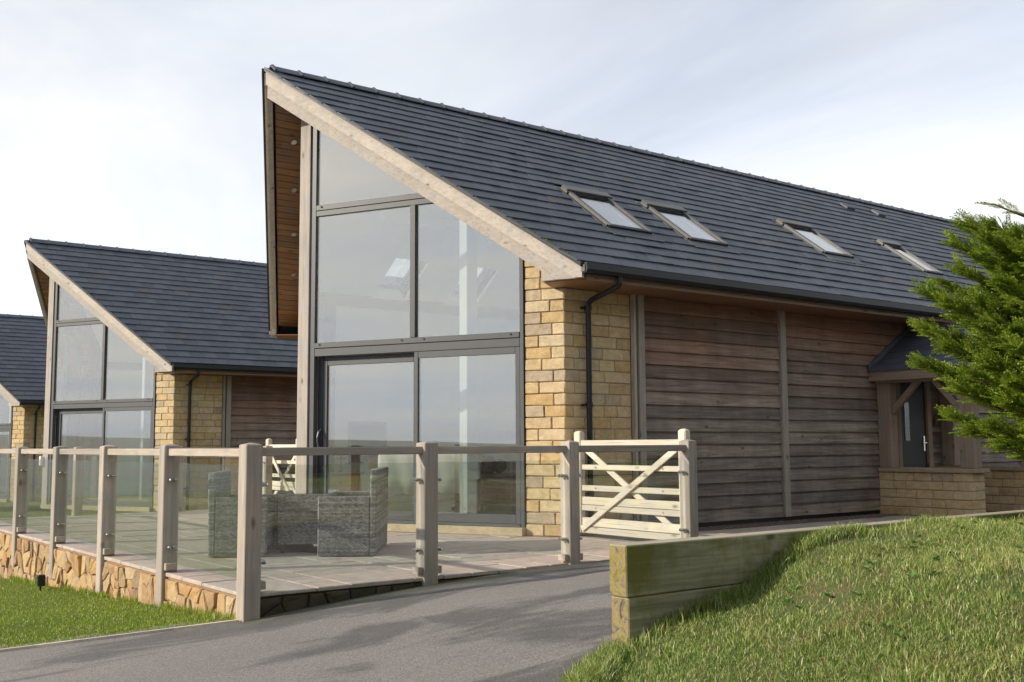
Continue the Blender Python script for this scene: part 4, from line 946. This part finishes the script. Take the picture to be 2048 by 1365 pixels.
# ------------------------------------------------------------------ grass
def grass(name, label, pts, hmin, hmax, wmin, wmax, mat, lean=.5, group=None):
    n = len(pts); az = rng.uniform(0, 2 * np.pi, n); h = rng.uniform(hmin, hmax, n); w = rng.uniform(wmin, wmax, n); ln = h * rng.uniform(.1, lean, n)
    la = az + rng.normal(0, .8, n) + np.pi / 2
    dx, dy = np.cos(az) * w, np.sin(az) * w; lx, ly = np.cos(la) * ln, np.sin(la) * ln
    z = pts[:, 2]; X, Y = pts[:, 0], pts[:, 1]
    V = np.stack([np.stack([X - dx, Y - dy, z - .006], -1), np.stack([X + dx, Y + dy, z - .006], -1),
                  np.stack([X + lx * .35 + dx * .75, Y + ly * .35 + dy * .75, z + h * .55], -1), np.stack([X + lx * .35 - dx * .75, Y + ly * .35 - dy * .75, z + h * .55], -1),
                  np.stack([X + lx, Y + ly, z + h * .95], -1)], 1).reshape(-1, 3)
    k = (np.arange(n) * 5)[:, None]
    F = np.concatenate([k + np.array([[0, 1, 2]]), k + np.array([[0, 2, 3]]), k + np.array([[3, 2, 4]])], 0)
    o = link(name, np_mesh(name, V, F, mat, 3)); tag(o, label, 'grass', kind='stuff'); return o
# bank: denser towards the camera, longer against the sleepers
def scatter_bank(n, x0, x1, y0, y1):
    x = rng.uniform(x0, x1, n); y = rng.uniform(y0, y1, n); z = bank_z(x, y); k = (z > tarmac_z(x, y) + .002) 
    d = np.hypot(x - CAM_C[0], y - CAM_C[1]); k &= rng.uniform(0, 1, n) < np.clip(4.2 / d, .25, 1) ** 1.3
    return np.stack([x, y, z], -1)[k]
pb_ = scatter_bank(420000, -3.7, 2.5, -13.0, -9.34)
px_ = np.sin(pb_[:, 0] * 3.1 + 1.3 * np.sin(pb_[:, 1] * 2.7)) * np.sin(pb_[:, 1] * 3.7 + pb_[:, 0]) + rng.normal(0, .35, len(pb_))
grass('bank_grass', 'rough green grass with dry patches covering the bank by the sleepers', pb_[px_ < .62], .008, .030, .0010, .0021, 'blade', 1.4)
nt_ = 6000; x = rng.uniform(-2.9, -.95, nt_); y = -9.345 - np.abs(rng.normal(0, .05, nt_)); kk = rng.uniform(0, 1, nt_) < .35 + .65 * (np.sin(x * 5.3) * np.sin(x * 2.1 + 1) > -.1)
grass('tall_grass', 'longer tufts of grass growing against the sleepers', np.stack([x, y, bank_z(x, y)], -1)[kk], .03, .085, .0014, .0028, 'blade', .8)
nt_ = 4200; x = rng.uniform(-1.0, 3, nt_); y = -9.345 - np.abs(rng.normal(0, .06, nt_)); kk = np.sin(x * 6.1) * np.sin(x * 2.3 + .6) + rng.normal(0, .3, nt_) > -.15
grass('verge_grass', 'short uneven tufts along the top of the bank by the sleepers', np.stack([x, y, bank_z(x, y)], -1)[kk], .025, .06, .0012, .0026, 'blade', .9)
ncl = 260; cxy = np.stack([rng.uniform(-3.2, 2.2, ncl), rng.uniform(-12.2, -9.45, ncl)], -1); per = rng.integers(25, 70, ncl)
cp = np.repeat(cxy, per, 0) + rng.normal(0, .035, (per.sum(), 2)); kk = bank_z(cp[:, 0], cp[:, 1]) > tarmac_z(cp[:, 0], cp[:, 1]) + .01
grass('grass_clumps', 'taller clumps standing out of the rough bank grass', np.stack([cp[:, 0], cp[:, 1], bank_z(cp[:, 0], cp[:, 1])], -1)[kk & (cp[:, 1] < -9.36)], .025, .065, .0012, .0026, 'blade', 1.0)
pd = pb_[rng.uniform(0, 1, len(pb_)) < .10]; pd = pd[(np.sin(pd[:, 0] * 2.3 + 2) * np.sin(pd[:, 1] * 3.1 + pd[:, 0] * .8) + rng.normal(0, .45, len(pd))) > .1]
grass('dead_grass', 'dead straw-coloured stems lying among the bank grass', pd + np.array([0, 0, .008]), .006, .018, .0010, .0018, 'straw', 5.0)
wc = []                                                     # broad-leaved weeds
for k in range(110):
    cx0, cy0 = random.uniform(-2.7, 1.2), random.uniform(-12.0, -9.7); cz0 = float(bank_z(cx0, cy0)) + .012
    if cz0 < float(tarmac_z(cx0, cy0)) + .03: continue
    for q in range(random.randint(6, 11)):
        a = random.uniform(0, 6.28); l = random.uniform(.018, .045); w = l * .28; ca_, sa_ = math.cos(a), math.sin(a); up_ = random.uniform(.15, .7) * l
        wc += [(cx0, cy0, cz0), (cx0 + ca_ * l * .5 - sa_ * w, cy0 + sa_ * l * .5 + ca_ * w, cz0 + up_ * .7), (cx0 + ca_ * l, cy0 + sa_ * l, cz0 + up_), (cx0 + ca_ * l * .5 + sa_ * w, cy0 + sa_ * l * .5 - ca_ * w, cz0 + up_ * .7)]
wo_ = link('bank_weeds', np_mesh('bank_weeds', np.array(wc), np.arange(len(wc)).reshape(-1, 4), 'weed', 4)); tag(wo_, 'broad-leaved weeds dotted through the rough bank grass', 'weeds', kind='stuff')
nt_ = 5000; t_ = rng.uniform(0, 1, nt_); x = -2.88 - .6 * t_ + rng.normal(0, .05, nt_); y = -9.28 - .40 * t_ + rng.normal(0, .04, nt_); kk = bank_z(x, y) > tarmac_z(x, y) - .03
grass('edge_grass', 'grass spilling over the tarmac edge at the end of the sleepers', np.stack([x, y, np.maximum(bank_z(x, y), tarmac_z(x, y))], -1)[kk & ~((y > -9.345) & (x > -2.845))], .03, .085, .0014, .003, 'blade', .8)
n = 330000; x = rng.uniform(-7.5, -3.17, n); y = rng.uniform(-5.6, 6, n); d = np.hypot(x - CAM_C[0], y - CAM_C[1]); kk = (y > edge_y(x) + .03) & (rng.uniform(0, 1, n) < np.clip(8 / d, .2, 1) ** 1.5)
grass('lawn_grass', 'short bright mown lawn in front of the rubble wall', np.stack([x, y, tarmac_z(x, y)], -1)[kk], .008, .019, .0014, .0026, 'blade_mown', 1.2)
n = 3500; y = rng.uniform(-5.5, 4, n); x = FX - .035 - np.abs(rng.normal(0, .04, n)); kk = np.sin(y * 4) * np.sin(y * 1.7 + 2) + rng.normal(0, .3, n) > -.2
grass('wall_foot_grass', 'longer grass left unmown along the foot of the rubble wall', np.stack([x, y, tarmac_z(x, y)], -1)[kk], .03, .08, .0016, .003, 'blade_mown', .8)

# ------------------------------------------------------------------ conifer on the bank
def px_point(px, py, depth):
    q = Vector(((px - 1024) / 2119.57, -(py - 682.5) / 2119.57, 1.0)); return Vector(CAM_C) + (r_ * q.x + u_ * q.y + f_ * q.z) * depth
tb_ = Vector((2.2, -9.85, float(bank_z(2.2, -9.85))))
tree = empty('conifer_tree', tuple(tb_), 'feathery green conifer leaning over the grass bank in front of the porch', 'tree')
trunk = MB().tube([tb_ + Vector((0, 0, -.1)), tb_ + Vector((.03, .02, 1.2)), tb_ + Vector((-.02, .03, 2.6)), tb_ + Vector((.02, 0, 3.4)), tb_ + Vector((0, 0, 4.1))], [.11, .085, .06, .035, .012], 10)
trunk.build('trunk', 'bark', tree, smooth=True)
limbs = MB()
# spray template: flat fern-like frond in the xy plane, pointing +x, unit length
def make_spray():
    quads = []
    def leaf(b, ang, l, w):
        w = w * .6
        d = np.array([math.cos(ang), math.sin(ang), 0]); s = np.array([-d[1], d[0], 0]) * w
        quads.append([b - s * .5, b + d * l * .45 + s * -.9, b + d * l, b + d * l * .45 + s * .9])
    leaf(np.array([.0, 0, 0]), 0, 1.0, .018)
    for i in range(9):
        x = .10 + i * .095
        for sg in (1, -1):
            l = .36 * (1 - x * .72) * random.uniform(.8, 1.15); a = sg * random.uniform(.5, .8); b = np.array([x, 0, 0]); leaf(b, a, l, .02)
            d = np.array([math.cos(a), math.sin(a), 0])
            for k in range(4):
                for s2 in (1, -1): leaf(b + d * l * (.2 + .2 * k), a + s2 * .6, l * .34 * (1.1 - .2 * k), .019)
    q = np.array(quads); q[..., 2] += -.16 * q[..., 0] ** 2 + rng.normal(0, .012, q.shape[:2]); return q
SPR = [make_spray() for _ in range(5)]
outer, inner = [], []
def put(spray, base, d, size, roll, store):
    d = d.normalized(); up = Vector((0, 0, 1)); s = up.cross(d); s = s.normalized() if s.length > .05 else Vector((0, 1, 0)); n_ = d.cross(s)
    s2 = s * math.cos(roll) + n_ * math.sin(roll); n2 = d.cross(s2)
    A = np.array([d, s2, n2]) * size; store.append(spray.reshape(-1, 3) @ A + np.array(base))
def branch(tip, start_z, dens=1.0, droop=.10):
    base = Vector((tb_.x, tb_.y, start_z)); d = tip - base; Lb = d.length; pts = []
    for i in range(7):
        t = i / 6; p = base + d * t + Vector((0, 0, -droop * Lb * math.sin(t * math.pi))); pts.append(p)
    limbs.tube(pts, [.026 * (1 - .9 * i / 6) + .003 for i in range(7)], 6)
    nsp = int(Lb * 40 * dens)
    for k in range(nsp):
        t = 1 - (random.random() ** 1.2) * .82
        i = min(int(t * 6), 5); p = pts[i] + (pts[i + 1] - pts[i]) * (t * 6 - i); dd = (pts[min(i + 1, 6)] - pts[i]).normalized()
        side = Vector((random.gauss(0, 1), random.gauss(0, 1), random.gauss(0, .8))); side = (side - dd * side.dot(dd)).normalized()
        dirn = dd * random.uniform(.8, 1.4) + side * random.uniform(.2, .75) + Vector((0, 0, .38))
        sz = random.uniform(.17, .36) * (1.35 - .80 * t)
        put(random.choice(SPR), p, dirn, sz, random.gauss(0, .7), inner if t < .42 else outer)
    put(SPR[0], pts[-1] - (pts[-1] - pts[-2]) * .4, pts[-1] - pts[-2], .26, 0, outer)
TIPS = [(1898, 452, 7.9, 1.75), (1872, 484, 7.6, 1.7), (1925, 470, 7.2, 1.8), (1884, 535, 7.9, 1.6), (1806, 578, 7.6, 1.4), (1850, 600, 7.2, 1.4), (1842, 560, 8.0, 1.5), (1814, 655, 7.6, 1.2), (1856, 690, 7.2, 1.2), (1802, 722, 7.7, 1.0),
        (1845, 735, 7.9, 1.0), (1880, 775, 7.3, .9), (1870, 832, 7.6, .8), (1905, 860, 7.5, .75), (1960, 885, 7.3, .7), (2010, 905, 7.5, .6), (1940, 640, 6.9, 1.3), (1960, 560, 6.8, 1.6), (1930, 720, 6.8, 1.1), (1970, 800, 6.8, .9), (2010, 500, 6.9, 1.6), (2030, 860, 6.7, .7), (1990, 690, 6.6, 1.2), (1925, 800, 7.9, .9), (1950, 520, 8.2, 1.8), (1955, 600, 8.3, 1.5), (1905, 650, 8.1, 1.3), (2040, 620, 6.4, 1.4), (2045, 560, 6.6, 1.5), (2045, 740, 6.4, 1.0),
        (1925, 505, 7.5, 1.7), (1915, 600, 7.3, 1.4), (1900, 745, 7.2, 1.0), (1945, 850, 7.0, .8), (1985, 655, 6.9, 1.3), (1890, 700, 7.9, 1.2), (1930, 570, 8.0, 1.5), (1985, 760, 6.7, 1.0), (1905, 448, 7.6, 1.8), (1945, 446, 7.3, 1.85), (1985, 462, 7.1, 1.8), (2020, 470, 7.4, 1.8), (1960, 620, 7.4, 1.4), (1935, 680, 7.4, 1.2), (1990, 600, 7.2, 1.5), (1960, 730, 7.5, 1.05), (1980, 510, 7.3, 1.7), (1975, 545, 7.9, 1.6), (2000, 830, 7.6, .8)]
for px, py, dp, sz in TIPS: branch(px_point(px + 42, py + 8, dp), tb_.z + sz - .15, 2.1)
branch(px_point(1990, 410, 7.7), tb_.z + 1.95, .28, .04)
for k in range(75):
    z = random.uniform(.3, 3.6); rad = 1.75 * (1 - (z / 4.6) ** 1.6) * random.uniform(.75, 1.0); a = random.uniform(0, 2 * math.pi)
    tip = tb_ + Vector((math.cos(a) * rad, math.sin(a) * rad, z + .35)); dq = tip - Vector(CAM_C); pxx = 1024 + 2119.57 * dq.dot(r_) / dq.dot(f_)
    pyy = 682.5 - 2119.57 * dq.dot(u_) / dq.dot(f_)
    if pxx < 2000 or (pxx < 2230 and pyy < 500): continue
    branch(tip, tb_.z + max(z - .25, .1), .7)
limbs.build('limbs', 'bark', tree, smooth=True)
for nm, st, mt in (('crown', outer, 'leaf'), ('inner_crown', inner, 'leaf_inner')):
    V = np.concatenate(st) - np.array(tb_); F = np.arange(len(V)).reshape(-1, 4); o = link(nm, np_mesh(nm, V, F, mt, 4), tree); tag(o, kind='stuff')

# ------------------------------------------------------------------ far ground and hills
def land_z(x, y):
    r = np.hypot(x, y); a = np.arctan2(y, x)
    v = -2.2 - 70 * np.clip((r - 45) / 900, 0, 1) ** 1.0
    hill = (95 + 16 * np.sin(3 * a + .5) + 9 * np.sin(7 * a + 1.0) + 6 * np.sin(17 * a)) * np.clip((r - 1500) / 2700, 0, 1) ** 1.5
    return v + hill + 3 * np.sin(x / 170) * np.sin(y / 210) * np.clip((r - 150) / 500, 0, 1)
nr, na_ = 70, 180; rr_ = 30 * (6500 / 30) ** (np.arange(nr) / (nr - 1)); rr_[0] = 0.5
A_, R_ = np.meshgrid(np.linspace(0, 2 * np.pi, na_, endpoint=False), rr_); X = R_ * np.cos(A_); Y = R_ * np.sin(A_); Z = land_z(X, Y)
V = np.stack([X, Y, Z], -1).reshape(-1, 3); i = np.arange(nr * na_).reshape(nr, na_); j = np.roll(i, -1, 1)
F = np.stack([i[:-1], j[:-1], j[1:], i[1:]], -1).reshape(-1, 4)
me = np_mesh('hills', V, F[:, ::-1], 'land', 4); me.polygons.foreach_set('use_smooth', [True] * len(me.polygons)); tag(link('hills', me), kind='structure')

# ------------------------------------------------------------------ unseen conifers added for foliage in the door glass and to dim shaded faces
kids = [o for o in bpy.data.objects if o.parent == tree]
tree['group'] = 'conifers on the bank'
BELT = [(-17 + 2.4 * i, -18.0 + .7 * math.sin(i * 2.1) + .10 * i, 2.15 + .3 * math.sin(i * 1.7), i * 1.3) for i in range(15)]
for k, (x, y, sc_, az) in enumerate(BELT):
    t = tree.copy(); COL.objects.link(t); t.location = (x, y, -.6); t.scale = (sc_,) * 3; t.rotation_euler = (0, 0, az)
    t['label'] = 'tall conifer in the unseen belt across the bank, added also to dim shaded faces'
    for c in kids: q = c.copy(); COL.objects.link(q); q.parent = t

# ------------------------------------------------------------------ haze over the valley
hz = MB().box(-7000, 7000, -7000, 7000, -90, 75); ho = hz.build('haze', 'land'); tag(ho, kind='stuff')
hm = bpy.data.materials.new('haze'); hm.use_nodes = True; hm.node_tree.nodes.clear()
pv = hm.node_tree.nodes.new('ShaderNodeVolumePrincipled'); pv.inputs['Color'].default_value = (.92, .95, 1, 1); pv.inputs['Density'].default_value = 0.9e-4; pv.inputs['Anisotropy'].default_value = 0
hm.node_tree.links.new(pv.outputs[0], hm.node_tree.nodes.new('ShaderNodeOutputMaterial').inputs['Volume'])
ho.data.materials.clear(); ho.data.materials.append(hm)
